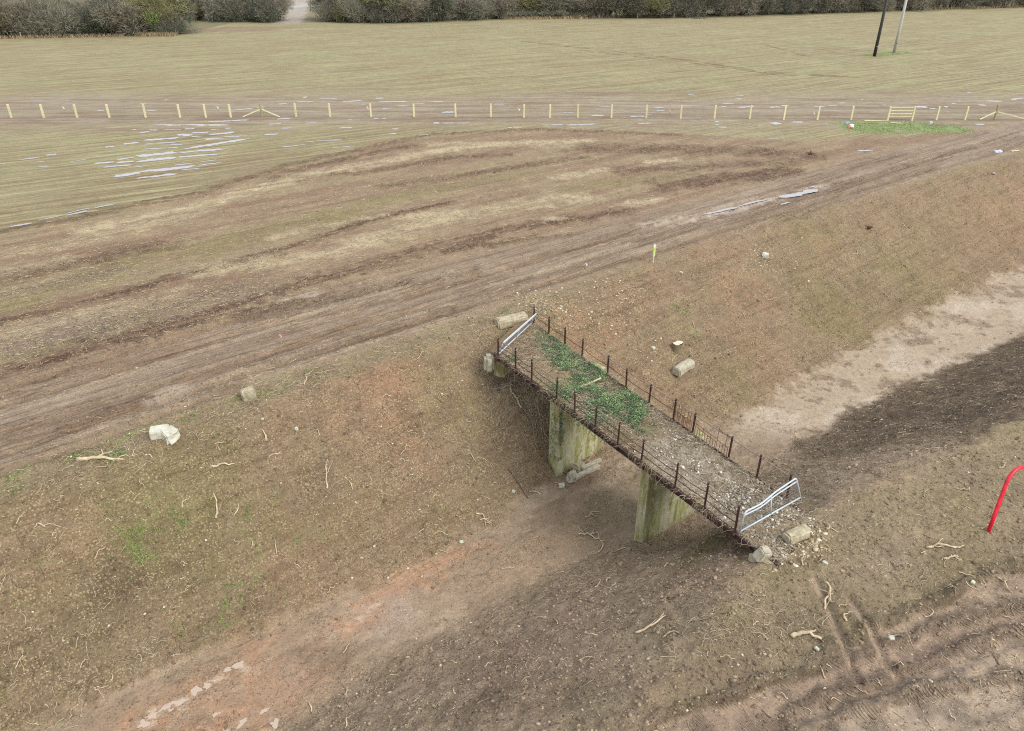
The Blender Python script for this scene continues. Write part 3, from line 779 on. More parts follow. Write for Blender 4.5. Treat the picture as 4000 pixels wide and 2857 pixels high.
for (x, y, a_, b__) in [(410, 1400, 100, 45), (640, 1265, 110, 36), (700, 1235, 70, 24), (830, 1140, 56, 30), (935, 1090, 42, 26), (1110, 955, 46, 20), (1210, 915, 66, 24), (1440, 1320, 70, 14), (1000, 1350, 48, 12), (1170, 1462, 120, 34), (560, 1295, 70, 16), (1530, 1430, 60, 30)]:
    h_ = hit(400 + x / 2.274, 2200 + y / 2.274); k_ = .0028; vs = []; zz = []
    for i in range(28):
        q_ = i / 28 * 2 * math.pi; f_ = 1 + .9 * float(fbm(np.array([math.cos(q_) * 1.6 + x]), np.array([math.sin(q_) * 1.6]), 9, 4)[0]); e_ = E_S * (math.cos(q_) * a_ * k_ * f_) + E_T * (math.sin(q_) * b__ * k_ * 1.5 * f_)
        vs.append((h_.x + e_[0], h_.y + e_[1])); zz.append(float(gz(vs[-1][0], vs[-1][1])))
    z_ = float(np.percentile(zz, 70)) + .004
    sb.add([Vector((p[0], p[1], z_)) for p in vs], [tuple(range(28))])
ms, nt, b = nodes('silty_water'); b.inputs['Base Color'].default_value = (*C(196, 176, 158), 1); b.inputs['Roughness'].default_value = .12
tag(sb.build('silty_water', ms), 'cream silty pools in the orange clay of the cutting floor', kind='structure')
wobj = wb.build('water', mw); tag(wobj, 'shallow puddles standing in the wheel ruts of the wet field', kind='structure')

# ------------------------------------------------------------------ scatter
def ico():
    t = (1 + 5 ** .5) / 2
    v = np.array([(-1, t, 0), (1, t, 0), (-1, -t, 0), (1, -t, 0), (0, -1, t), (0, 1, t), (0, -1, -t), (0, 1, -t), (t, 0, -1), (t, 0, 1), (-t, 0, -1), (-t, 0, 1)], float)
    v /= np.linalg.norm(v[0])
    f = np.array([(0, 11, 5), (0, 5, 1), (0, 1, 7), (0, 7, 10), (0, 10, 11), (1, 5, 9), (5, 11, 4), (11, 10, 2), (10, 7, 6), (7, 1, 8), (3, 9, 4), (3, 4, 2), (3, 2, 6), (3, 6, 8), (3, 8, 9), (4, 9, 5), (2, 4, 11), (6, 2, 10), (8, 6, 7), (9, 8, 1)])
    return v, f


IV, IF = ico()


def scatter_stones(name, pts, sizes, mat, flat=.6, rv=None, sink=.3, z=None, cols=None):
    n = len(pts)
    base = IV[None] * (1 + rng.uniform(-.35, .35, (n, 12, 1)))
    base = base * np.stack([rng.uniform(.7, 1.4, n), rng.uniform(.6, 1.1, n), rng.uniform(.4, 1., n) * flat * 1.3], -1)[:, None, :]
    a = rng.uniform(0, 6.28, n); c, s = np.cos(a), np.sin(a)
    tl = rng.uniform(-.5, .5, n)
    x = base[..., 0]; y = base[..., 1]; zz = base[..., 2]
    zz2 = zz + x * tl[:, None] * .5
    X = x * c[:, None] - y * s[:, None]; Y = x * s[:, None] + y * c[:, None]
    Vv = np.stack([X, Y, zz2], -1) * sizes[:, None, None]
    gzv = gz(pts[:, 0], pts[:, 1]) if z is None else z
    Vv += np.stack([pts[:, 0], pts[:, 1], gzv + sizes * (flat * .6 - sink)], -1)[:, None, :]
    Ff = IF[None] + (np.arange(n) * 12)[:, None, None]
    r = rng.random(n) if rv is None else rv
    at_ = {'rnd': np.repeat(r, 12)}
    if cols is not None: at_['base'] = np.repeat(cols, 12, 0)
    me = np_mesh(name, Vv.reshape(-1, 3), Ff.reshape(-1, 3), False, at_)
    return link(name, me, mat)


def scatter_twigs(name, pts, length, rad, mat, seg=4, lift=.02, curl=.5, zf=None, arch=0.0):
    n = len(pts); K = seg + 1; cv = rng.uniform(.15, 1.2, n)
    a = rng.uniform(0, 6.28, n); P_ = np.zeros((n, K, 2)); cur = pts.copy(); P_[:, 0] = cur
    for k in range(1, K):
        a = a + rng.normal(0, 1, n) * curl * cv
        cur = cur + np.stack([np.cos(a), np.sin(a)], -1) * (length / seg)[:, None]; P_[:, k] = cur
    zz = (zf or gz)(P_[..., 0], P_[..., 1])
    tt = np.linspace(0, 1, K)[None]
    zz = zz + rad[:, None] * .6 + lift * rng.random((n, K)) + arch * np.sin(math.pi * tt) * length[:, None] * rng.random(n)[:, None]
    ct = np.concatenate([P_, zz[..., None]], -1)                 # n,K,3
    d = np.gradient(ct, axis=1); d /= np.linalg.norm(d, axis=-1, keepdims=True) + 1e-9
    up = np.zeros_like(d); up[..., 2] = 1
    sd = np.cross(d, up); sd /= np.linalg.norm(sd, axis=-1, keepdims=True) + 1e-9
    u = np.cross(sd, d)
    rr = rad[:, None, None] * (1 - .6 * tt[..., None])
    ring = [ct + rr * (sd * math.cos(q) + u * math.sin(q)) for q in (math.pi / 2, math.pi * 7 / 6, math.pi * 11 / 6)]
    R_ = np.stack(ring, 2)                                       # n,K,3,3
    Vv = R_.reshape(-1, 3)
    b0 = (np.arange(n) * K * 3)[:, None, None] + (np.arange(seg) * 3)[None, :, None] + np.arange(3)[None, None]
    b1 = (np.arange(n) * K * 3)[:, None, None] + (np.arange(seg) * 3)[None, :, None] + np.roll(np.arange(3), -1)[None, None]
    Ff = np.stack([b0, b1, b1 + 3, b0 + 3], -1).reshape(-1, 4)
    me = np_mesh(name, Vv, Ff, False, {'rnd': np.repeat(rng.random(n), K * 3)})
    return link(name, me, mat)


def pick(n, xr, yr, dens):
    """n random positions kept with probability dens(x, y)"""
    out = []; tot = 0
    while tot < n:
        x = rng.uniform(*xr, 40000); y = rng.uniform(*yr, 40000)
        k = rng.random(40000) < dens(x, y)
        out.append(np.stack([x[k], y[k]], -1)); tot += k.sum()
    return np.concatenate(out)[:n]


inv = lambda x, y: np.abs(x) < (y * .80 + 6)
def dens_slopes(x, y):
    f = sample(onfar, x, y) + .75 * sample(onnear, x, y) + .10 * sample(onflo, x, y) + .7 * sample(platn, x, y)
    f = f + .5 * (sample(platf, x, y) * (sample(T - T1, x, y) > -2.2))
    return f * inv(x, y) * (.25 + .75 * sstep(-.3, .5, fbm(x * .5, y * .5, 200, 3))) * np.minimum(1, (24 / y) ** 1.6)


m_stone = rnd_mat('pale_stone', [(0, C(130, 110, 86)), (.55, C(164, 145, 116)), (.88, C(196, 180, 150)), (1, C(232, 226, 210))], .9)
m_clod = rnd_mat('soil_clod', [(0, C(112, 92, 70)), (.5, C(142, 120, 92)), (1, C(176, 154, 122))], .95)
m_clod, nt_, b_ = nodes('soil_crumb'); nt_.links.new(N(nt_, 'ShaderNodeAttribute', attribute_name='base').outputs['Color'], b_.inputs['Base Color']); b_.inputs['Roughness'].default_value = .95
m_twig = rnd_mat('dead_twig', [(0, C(112, 94, 76)), (.35, C(170, 152, 124)), (1, C(226, 212, 182))], .85)
m_straw = rnd_mat('straw', [(0, C(150, 132, 104)), (.5, C(192, 176, 142)), (1, C(226, 214, 184))], .8)

p = pick(17000, (-20, 45), (9, 62), dens_slopes)
o = scatter_stones('stone_scatter', p, .008 + .038 * rng.random(len(p)) ** 5, m_stone, rv=rng.random(len(p)) ** .9)
tag(o, 'small pale stones strewn over the slopes of the cutting', 'stones', kind='stuff')
p = pick(34000, (-20, 45), (9, 62), lambda x, y: (sample(CLD, x, y) * .75 + .03) * inv(x, y) * (.2 + .8 * sstep(-.2, .4, fbm(x * .8, y * .8, 210, 3))) * np.minimum(1, (24 / y) ** 1.4))
o = scatter_stones('soil_clods', p, .012 + .05 * rng.random(len(p)) ** 3.5, m_clod, .8, sink=.35, cols=sample(COL, p[:, 0], p[:, 1]) * rng.uniform(.4, 1.2, (len(p), 1)))
tag(o, 'loose brown crumbs and clods of soil', 'soil', kind='stuff')
p = pick(16000, (-20, 45), (9, 62), lambda x, y: dens_slopes(x, y) * (.3 + .7 * (fbm(x * .9, y * .9, 220, 3) > .05)))
o = scatter_twigs('twig_litter', p, .05 + .40 * rng.random(len(p)) ** 2.8, .005 + .014 * rng.random(len(p)) ** 2.5, m_twig, 5, .03, .75)
tag(o, 'pale dead twigs and root ends littering the banks', 'twigs', kind='stuff')
p = pick(16000, (-45, 50), (20, 85), lambda x, y: np.minimum(sample(CHP, x, y), 1.3) * .7 * inv(x, y) * np.minimum(1, (35 / y) ** 1.5) * (sample(onfar, x, y) < .2))
o = scatter_twigs('straw_litter', p, .10 + .25 * rng.random(len(p)) ** 2, .008 + .008 * rng.random(len(p)), m_straw, 2, .03, .4)
tag(o, 'straw coloured wood chip and stalks trodden into the soil', 'straw', kind='stuff')
# patches of pale rubble on the far bank
pp = []
for (x, y, n, r) in [(1235, 690, 260, .9), (1330, 690, 160, .9), (1380, 650, 100, .8), (1690, 580, 150, .8), (1180, 660, 150, .8), (1450, 800, 40, .8), (1740, 560, 60, 1.4), (1380, 480, 0, 1),
                     (1775, 1180, 120, .35), (1795, 1212, 90, .3), (1760, 1235, 50, .3), (1800, 1200, 70, .35), (870, 1250, 30, .8)]:
    c = hit(x * 1.759, y * 1.759)
    a = rng.normal(0, r, (n, 2)); pp.append(a + np.array([c.x, c.y]))
pp = np.concatenate(pp)
o = scatter_stones('stone_rubble', pp, .02 + .06 * rng.random(len(pp)) ** 2, m_stone, rv=.5 + .5 * rng.random(len(pp)))
tag(o, 'patches of cream limestone rubble on the bank beside the bridge', 'rubble', kind='stuff')
# seedlings on slopes
m_green = rnd_mat('seedling', [(0, C(70, 104, 44)), (1, C(130, 164, 74))], .7)


def leaves(name, P3, size, mat, up=.5, tri=False, rv=None):
    n = len(P3)
    nr = rng.normal(0, 1, (n, 3)); nr[:, 2] = np.abs(nr[:, 2]) + up; nr /= np.linalg.norm(nr, axis=1, keepdims=True)
    t = np.cross(nr, rng.normal(0, 1, (n, 3))); t /= np.linalg.norm(t, axis=1, keepdims=True) + 1e-9
    q = np.cross(nr, t); s_ = size[:, None]
    Vv = np.stack([P3 - t * s_, P3 + q * s_ * .6, P3 + t * s_, P3 - q * s_ * .6], 1)
    r = rng.random(n) if rv is None else rv
    me = np_mesh(name, Vv.reshape(-1, 3), np.arange(n * 4).reshape(-1, 4), False, {'rnd': np.repeat(r, 4)})
    return link(name, me, mat)


p = pick(9000, (-20, 40), (9, 50), lambda x, y: np.clip(sample(GRS, x, y) - .25, 0, 1) * inv(x, y) * sstep(.1, .5, fbm(x * 1.2, y * 1.2, 230, 3)) * np.minimum(1, (22 / y) ** 1.5))
o = leaves('seedlings', np.column_stack([p, gz(p[:, 0], p[:, 1]) + .02]), .012 + .022 * rng.random(len(p)), m_green)
tag(o, 'tiny green seedlings sprouting through the soil of the banks', 'seedlings', kind='stuff')


def blades(name, p, hgt, wid, mat):
    n = len(p); z0 = gz(p[:, 0], p[:, 1]); a = rng.uniform(0, 6.28, n); l = rng.normal(0, .4, (n, 2)) * hgt[:, None]
    dx = np.stack([np.cos(a), np.sin(a)], -1) * wid[:, None]
    V0 = np.column_stack([p - dx, z0 - .01]); V1 = np.column_stack([p + dx, z0 - .01]); V2 = np.column_stack([p + l, z0 + hgt])
    me = np_mesh(name, np.stack([V0, V1, V2], 1).reshape(-1, 3), np.arange(n * 3).reshape(-1, 3), False, {'rnd': np.repeat(rng.random(n), 3)})
    return link(name, me, mat)


m_grass = rnd_mat('grass', [(0, C(126, 154, 84)), (.6, C(152, 178, 104)), (1, C(180, 194, 132))], .75)
p = pick(5000, (10, 85), (60, 160), lambda x, y: sample(GP, x, y) * sstep(-.5, .1, fbm(x * .9, y * .9, 240, 3)))
o = blades('grass', p, .03 + .06 * rng.random(len(p)), .03 + .03 * rng.random(len(p)), m_grass)
tag(o, 'fresh green grass in two small patches by the rail gate and the poles', 'grass', kind='stuff')

#@@A
# ================================================================== the bridge
m_rust = noise_mat('rusty_iron', [C(52, 38, 36), C(78, 56, 50), C(104, 74, 60)], 9, .85, .5, dist=.01)
m_rust2 = noise_mat('bright_rust', [C(96, 58, 42), C(132, 80, 56)], 9, .9, .4, dist=.01)
m_rail = noise_mat('weathered_rail', [C(122, 104, 94), C(172, 152, 138)], 12, .8, .3, dist=.005)
m_galv = noise_mat('galvanised_steel', [C(186, 200, 210), C(216, 226, 234)], 14, .4, .05, metallic=.0)
m_wire = noise_mat('wire', [C(120, 118, 116), C(150, 148, 144)], 14, .6, .05, metallic=.4)

ZD = 0.10
AL = [un(x, y, ZD) for x, y in [(1954, 1393), (3050, 2205)]]
AR = [un(x, y, ZD) for x, y in [(2078, 1267), (3200, 2050)]]
def dk(u, v, z=0.0):
    """place on the deck: u along the bridge from the far end, v across from the left edge"""
    l = AL[0].lerp(AL[1], u); r = AR[0].lerp(AR[1], u); p = l.lerp(r, v)
    return Vector((p.x, p.y, ZD + z))
bdir = (AL[1] - AL[0]).normalized(); bnrm = Vector((-bdir.y, bdir.x, 0))
if bnrm.dot(AR[0] - AL[0]) < 0: bnrm = -bnrm
def dku(p):
    """u, v of world positions"""
    d0 = np.array(p)[..., :2] - np.array(AL[0])[:2]
    L_ = (AL[1] - AL[0]).length
    u = (d0 @ np.array(bdir[:2])) / L_; v = (d0 @ np.array(bnrm[:2])) / 3.0
    return u, v

bridge = empty('footbridge', dk(.5, .5, -ZD))
tag(bridge, 'derelict narrow iron footbridge on two mossy concrete piers across the cutting', 'bridge')
def bpart(mb, name, mat, parent=None, smooth=False, jit=0):
    """build in world place and hang under the bridge"""
    par = parent or bridge
    ob = mb.build(name, mat, None, (0, 0, 0), smooth, jit)
    off = Vector((0, 0, 0)); q = par
    while q is not None: off += q.location; q = q.parent
    ob.parent = par; ob.location = -off
    return ob

# deck surface
def deckz(U, Vv, X, Y):
    return ZD + .03 * fbm(X * 1.3, Y * 1.3, 301, 3) + .02 * fbm(X * 6, Y * 6, 302, 3) + .05 * np.clip(1 - 4 * np.minimum(Vv, 1 - Vv), 0, 1) * fbm(X * 2, Y * 2, 303, 2)
nu, nv = 260, 52
U, Vv = np.meshgrid(np.linspace(-.06, 1.06, nu), np.linspace(0, 1, nv))
l0, l1, r0, r1_ = [np.array(p) for p in (AL[0], AL[1], AR[0], AR[1])]
PX = (l0[None, None] * (1 - U[..., None]) + l1 * U[..., None]) * (1 - Vv[..., None]) + (r0 * (1 - U[..., None]) + r1_ * U[..., None]) * Vv[..., None]
DZ = deckz(U, Vv, PX[..., 0], PX[..., 1])
DZ = DZ - .16 * sstep(.95, 1.04, U) - .10 * (1 - sstep(-.06, .0, U))
Vd = np.stack([PX[..., 0], PX[..., 1], DZ], -1).reshape(-1, 3) - np.array(bridge.location)
iq = np.arange(nu - 1)[None, :] + np.arange(nv - 1)[:, None] * nu
a1 = fbm(PX[..., 0] * .8, PX[..., 1] * .8, 311, 4); a2 = fbm(PX[..., 0] * 4, PX[..., 1] * 4, 312, 3)
dc = np.zeros(U.shape + (3,)) + C(140, 120, 90)
def dp(m, c):
    m = np.clip(m, 0, 1)[..., None]; dc[:] = dc * (1 - m) + np.array(c) * m
dp(sstep(0, .4, a1), C(150, 134, 96)); dp(sstep(0, .4, -a1) * .8, C(122, 100, 76))
dp(sstep(.50, .68, U + .10 * a1), C(146, 136, 114)); dp(sstep(.52, .68, U) * sstep(-.1, .3, a2), C(160, 152, 134)); dp(sstep(.55, .6, U) * sstep(.0, .3, -a2) * .7, C(128, 114, 94))
dp(sstep(.84, .98, U) * .7, C(152, 132, 104))
dp(sstep(.25, .35, U) * (1 - sstep(.5, .6, U)) * .7, C(96, 92, 58))
m_deck, nt, b = nodes('deck_ballast')
at = N(nt, 'ShaderNodeAttribute', attribute_name='base'); no = N(nt, 'ShaderNodeTexNoise', Scale=26, Detail=6); tc = N(nt, 'ShaderNodeTexCoord'); nt.links.new(tc.outputs['Object'], no.inputs['Vector'])
rp = ramp(nt, [(.35, (.55, .52, .5)), (.5, (1, 1, 1)), (.66, (1.45, 1.42, 1.36))], no.outputs['Fac'])
nt.links.new(mixc(nt, 1.0, at.outputs['Color'], rp.outputs[0], 'MULTIPLY'), b.inputs['Base Color']); b.inputs['Roughness'].default_value = .95
bp = N(nt, 'ShaderNodeBump', Strength=.8, Distance=.04); nt.links.new(no.outputs['Fac'], bp.inputs['Height']); nt.links.new(bp.outputs[0], b.inputs['Normal'])
dme = np_mesh('deck', Vd, np.stack([iq, iq + 1, iq + 1 + nu, iq + nu], -1).reshape(-1, 4), True, {'base': dc.reshape(-1, 3)})
deck = link('deck', dme, m_deck, bridge)
dz = lambda x, y: np.full(np.shape(x), ZD) + .01

slab = MB()
for k in range(24):
    u0, u1 = k / 24 + .001, (k + 1) / 24 - .001
    a, b_ = dk((u0 + u1) / 2, .03, -.11), dk((u0 + u1) / 2, .97, -.11)
    slab.beam(a, b_, (AL[1] - AL[0]).length / 24 * .97, .08)
bpart(slab, 'cross_planks', noise_mat('dark_timber', [C(60, 50, 42), C(88, 74, 60)], 8, .9, .4))

# girders
for v, out in ((0, -1), (1, 1)):
    g = MB(); a = dk(-.03, v); b_ = dk((1.0, .965)[v], v)
    n_ = bnrm * (.045 * out)
    g.beam(a + n_ + Vector((0, 0, -.09)), b_ + n_ + Vector((0, 0, -.09)), .025, .14)
    g.beam(a + n_ + Vector((0, 0, -.005)), b_ + n_ + Vector((0, 0, -.005)), .15, .026)
    g.beam(a + n_ + Vector((0, 0, -.175)), b_ + n_ + Vector((0, 0, -.175)), .15, .024)
    for k in range(13):
        c = dk(k / 13 + .01, v) + n_ * 1.9 + Vector((0, 0, -.09)); g.beam(c + Vector((0, 0, -.068)), c + Vector((0, 0, .068)), .02, .06)
    bpart(g, 'girder', m_rust)

# piers
m_conc, nt, b = nodes('mossy_concrete')
tc = N(nt, 'ShaderNodeTexCoord'); ob_ = tc.outputs['Object']
def nzv(scale, vec=ob_, det=7, rough=.65):
    n = N(nt, 'ShaderNodeTexNoise', Scale=scale, Detail=det, Roughness=rough); nt.links.new(vec, n.inputs['Vector']); return n.outputs['Fac']
mp = N(nt, 'ShaderNodeMapping'); mp.inputs['Scale'].default_value = (3.2, 3.2, .45); nt.links.new(ob_, mp.inputs[0])
mpd = N(nt, 'ShaderNodeMapping'); mpd.inputs['Rotation'].default_value = (.5, .7, 0); mpd.inputs['Scale'].default_value = (1, 2.4, 1); nt.links.new(ob_, mpd.inputs[0])
c1 = ramp(nt, [(.36, tuple(C(132, 132, 72))), (.5, tuple(C(166, 166, 112))), (.64, tuple(C(204, 206, 174)))], nzv(1.0, mp.outputs[0])).outputs[0]
pe = ramp(nt, [(.52, (0, 0, 0)), (.58, (1, 1, 1))], nzv(1.5, mpd.outputs[0], 8, .72)).outputs[0]
c2 = mixc(nt, pe, c1, C(200, 192, 168))
st_ = ramp(nt, [(.5, (0, 0, 0)), (.68, (1, 1, 1))], nzv(1.4, mp.outputs[0])).outputs[0]
c3 = mixc(nt, math_(nt, 'MULTIPLY', st_, .45), c2, C(122, 126, 60))
c3 = mixc(nt, math_(nt, 'MULTIPLY', ramp(nt, [(.45, (0, 0, 0)), (.75, (1, 1, 1))], nzv(9)).outputs[0], .35), c3, C(98, 88, 62))
nt.links.new(c3, b.inputs['Base Color']); b.inputs['Roughness'].default_value = .92
bp = N(nt, 'ShaderNodeBump', Strength=.6, Distance=.03); nt.links.new(nzv(4, det=10), bp.inputs['Height']); nt.links.new(bp.outputs[0], b.inputs['Normal'])

def pier(fc, rc, zb, lab, thick=.42):
    a = un(fc[0], fc[1], zb); c = un(rc[0], rc[1], zb); d = (c - a); d.z = 0; L_ = d.length * .86; d.normalize()
    n_ = Vector((-d.y, d.x, 0))             # away from the camera
    mb = MB(); top = ZD - .20; bot = zb - .9
    nL, nH = 22, 26; vs = []; fs = []
    def wall(o, dx, ln, nn, inward):
        base = len(vs)
        for j in range(nH + 1):
            for i in range(nn + 1):
                z = bot + (top - bot) * j / nH; p = o + dx * (ln * i / nn); p = Vector((p.x, p.y, z))
                k = .02 * (float(fbm(np.array([p.x * 2 + p.y]), np.array([z * 2.0]), 330, 3)[0])) - .006 * (z < -.6) * 0
                edge = 0 if i in (0, nn) else 1
                vs.append(p + inward * k * edge)
        for j in range(nH):
            for i in range(nn):
                q = base + j * (nn + 1) + i; fs.append((q, q + 1, q + nn + 2, q + nn + 1))
    a0 = a; a1_ = a + d * L_; a2_ = a1_ + n_ * thick; a3_ = a + n_ * thick
    wall(a0, d, L_, nL, n_); wall(a1_, n_, thick, 4, -d); wall(a2_, -d, L_, nL, -n_); wall(a3_, -n_, thick, 4, d)
    mb.add(vs, fs)
    mb.add([Vector((p.x, p.y, top)) for p in (a0, a1_, a2_, a3_)], [(0, 1, 2, 3)])
    mb.beam(a0 + n_ * thick / 2 - d * .03 + Vector((0, 0, top - a0.z - .06)), a1_ + n_ * thick / 2 + d * .03 + Vector((0, 0, top - a0.z - .06)), thick + .06, .13, .02)
    ob = bpart(mb, 'pier', m_conc); ob['label'] = lab
    return a0, a1_, d, n_
P1 = pier((2175, 1857), (2366, 1742), -4.35, 'concrete pier with ivy hanging down its left corner', .52)
P2 = pier((2508, 2114), (2742, 1996), -3.80, 'concrete pier streaked with green under the gravel half of the deck')
# abutments
ab = MB(); c = dk(-.035, .5, -.75); ab.beam(dk(-.02, .06, -.8), dk(-.02, .95, -.8), .5, 1.0, .05); bpart(ab, 'abutment', m_conc)
ab = MB(); ab.beam(dk(.985, .1, -.75), dk(.985, 1.05, -.75), .45, .7, .05); bpart(ab, 'abutment', m_conc)

# railings
def solve_top(base, py):
    for h in np.linspace(.3, 1.6, 66):
        q = base + Vector((0, 0, h)); dep = q.y * math.cos(P) - (q.z - H) * math.sin(P); up = q.y * math.sin(P) + (q.z - H) * math.cos(P)
        if 1428.5 - F * up / dep < py: return h
    return 1.0
def railing(side, bases, tops, label, levels, skip=()):
    rl = empty('railing', dk(.5, side, -.1) - bridge.location); rl.parent = bridge; rl['label'] = label
    pos = []
    l0_, l1_ = (AL if side == 0 else AR)
    for i, ((bx_, by), (tx, ty)) in enumerate(zip(bases, tops)):
        b0 = un(bx_, by, ZD)
        dd = (l1_ - l0_).normalized(); t_ = (b0 - l0_).dot(dd); b0 = l0_ + dd * t_ + bnrm * (.10 if side else -.10)
        h = min(max(solve_top(b0, ty), .85), 1.12); lean = Vector((rnd.uniform(-.03, .03), rnd.uniform(-.03, .03), 0))
        tp = b0 + Vector((0, 0, h)) + lean; pos.append((b0, tp, h))
        mb = MB(); mb.beam(b0 + Vector((0, 0, -.19)), tp, .075, .018); mb.beam(b0 + Vector((0, 0, -.19)) + bdir * .0 , tp - Vector((0, 0, .01)), .02, .07)
        mb.box(b0 + Vector((0, 0, -.02)) , (.10, .10, .10)); mb.box(tp + Vector((0, 0, .01)), (.05, .05, .05))
        bpart(mb, 'post', m_rust, rl, jit=.004)
    for lv, r, sg in levels:
        mb = MB(); mt_r = m_rail if lv > .8 else m_rust
        for i in range(len(pos) - 1):
            if (lv, i) in skip:
                if mb.v: bpart(mb, 'rail', mt_r, rl)
                mb = MB(); continue
            (b0, t0, _), (b1, t1, _) = pos[i], pos[i + 1]
            a = b0.lerp(t0, lv); c = b1.lerp(t1, lv); pts = []
            s_ = sg * rnd.uniform(.3, 1.3)
            for k in range(7):
                u = k / 6; pts.append(a.lerp(c, u) + Vector((0, 0, -s_ * 4 * u * (1 - u))))
            mb.tube(pts, r, 5)
        if mb.v: bpart(mb, 'rail', mt_r, rl)
    return pos, rl
LB = [(1954, 1393), (2018, 1445), (2086, 1490), (2183, 1560), (2260, 1612), (2343, 1668), (2429, 1735), (2520, 1803), (2652, 1901), (2760, 1988), (2878, 2078)]
LT = [(1965, 1328), (2020, 1362), (2088, 1407), (2187, 1476), (2265, 1532), (2349, 1590), (2435, 1652), (2531, 1720), (2667, 1813), (2781, 1889), (2901, 1979)]
RB = [(2079, 1267), (2138, 1308), (2205, 1350), (2276, 1395), (2373, 1465), (2453, 1513), (2538, 1576), (2626, 1644), (2722, 1688), (2855, 1788), (2962, 1866), (3085, 1945)]
RT = [(2095, 1216), (2150, 1248), (2207, 1292), (2278, 1338), (2379, 1402), (2458, 1452), (2542, 1507), (2633, 1562), (2727, 1625), (2867, 1710), (2974, 1781), (3093, 1859)]
posL, rlL = railing(0, LB, LT, 'sagging wire railing on iron posts along the camera side', [(.93, .021, .03), (.66, .013, .05), (.40, .015, .04), (.12, .014, .05)])
posR, rlR = railing(1, RB, RT, 'iron post railing along the far side of the deck', [(.93, .022, .02), (.5, .013, .05), (.03, .016, .0)], skip=((.5, 7), (.5, 8), (.5, 9), (.5, 10), (.03, 2), (.03, 5)))
# broken iron grille panels
def panel(i, f0, f1, h0, h1, n, drop, lab):
    (b0, t0, _), (b1, t1, _) = posR[i], posR[i + 1]; mb = MB()
    B = lambda u: b0.lerp(b1, u) + Vector((0, 0, -drop * u)); Tp = lambda u: t0.lerp(t1, u) - (b0.lerp(b1, u)) 
    for k in range(n):
        u = f0 + (f1 - f0) * k / (n - 1); hh = h1 if k % 3 == 0 else h0
        hh *= rnd.uniform(.9, 1.05); p = B(u); q = p + Tp(u) * hh + bdir * rnd.uniform(-.03, .03)
        mb.tube([p, p.lerp(q, .5) + Vector((rnd.uniform(-.01, .01), 0, 0)), q], .009, 4)
    for lv in (.06, h0 * .93, h1 * .95):
        mb.tube([B(f0) + Tp(f0) * lv, B((f0 + f1) / 2) + Tp(.5) * lv * .97, B(f1) + Tp(f1) * lv], .012, 4)
    ob = bpart(mb, 'grille_panel', m_rust2, rlR); ob['label'] = lab
panel(7, .03, .97, .55, .97, 19, .0, 'rusty upright bars filling one bay of the railing')
panel(8, .05, .62, .48, .62, 9, .12, 'rusty grille broken and sagging off the deck')
panel(8, .66, .95, .50, 1.02, 5, .0, 'rusty grille piece still standing')

# galvanised gates
def field_gate(bl, br, tl, tr, hz, label, sagk=0.0, z0=.06):
    a = un(bl[0], bl[1], ZD + z0); b_ = un(br[0], br[1], ZD + z0); c = un(tl[0], tl[1], ZD + hz); d_ = un(tr[0], tr[1], ZD + hz)
    g = empty('metal_gate', a.lerp(b_, .5)); tag(g, label, 'gate', 'galvanised gates on the bridge')
    def P_(u, v): return a.lerp(b_, u).lerp(c.lerp(d_, u), v) - g.location
    def bow(u): return Vector((0, 0, -sagk * math.sin(math.pi * min(1, u * 1.6)) ** 2)) if u < .625 else Vector((0, 0, 0))
    fr = MB()
    fr.tube([P_(0, -.06), P_(0, .93), P_(.012, .985), P_(.05, 1)] + [P_(u, 1) + bow(u) for u in np.linspace(.1, .92, 14)] + [P_(.955, 1), P_(.99, .985), P_(1, .93), P_(1, -.10)], .026, 8)
    fr.tube([P_(u, .84) + bow(u) for u in np.linspace(0, 1, 14)], .022, 8)
    fr.tube([P_(0, .06), P_(1, .06)], .026, 8)
    ob = fr.build('frame', m_galv, g, smooth=True)
    s_ = MB(); s_.tube([P_(.5, .06), P_(.5, .92) + bow(.5)], .02, 8); s_.build('stile', m_galv, g, smooth=True)
    w_ = MB()
    for v in (.2, .32, .44, .56, .7): w_.tube([P_(0, v), P_(1, v)], .004, 4)
    for k in range(1, 30): w_.tube([P_(k / 30, .06), P_(k / 30, .84) + bow(k / 30)], .003, 3)
    w_.build('wire_mesh', m_wire, g)
    return g
field_gate((2888, 2082), (3128, 1948), (2910, 2002), (3110, 1868), .98, 'pale galvanised tube gate across the near end of the bridge', .09)
field_gate((1944, 1388), (2078, 1262), (1968, 1336), (2096, 1224), .80, 'grey galvanised gate seen nearly edge on at the far end of the bridge', 0)

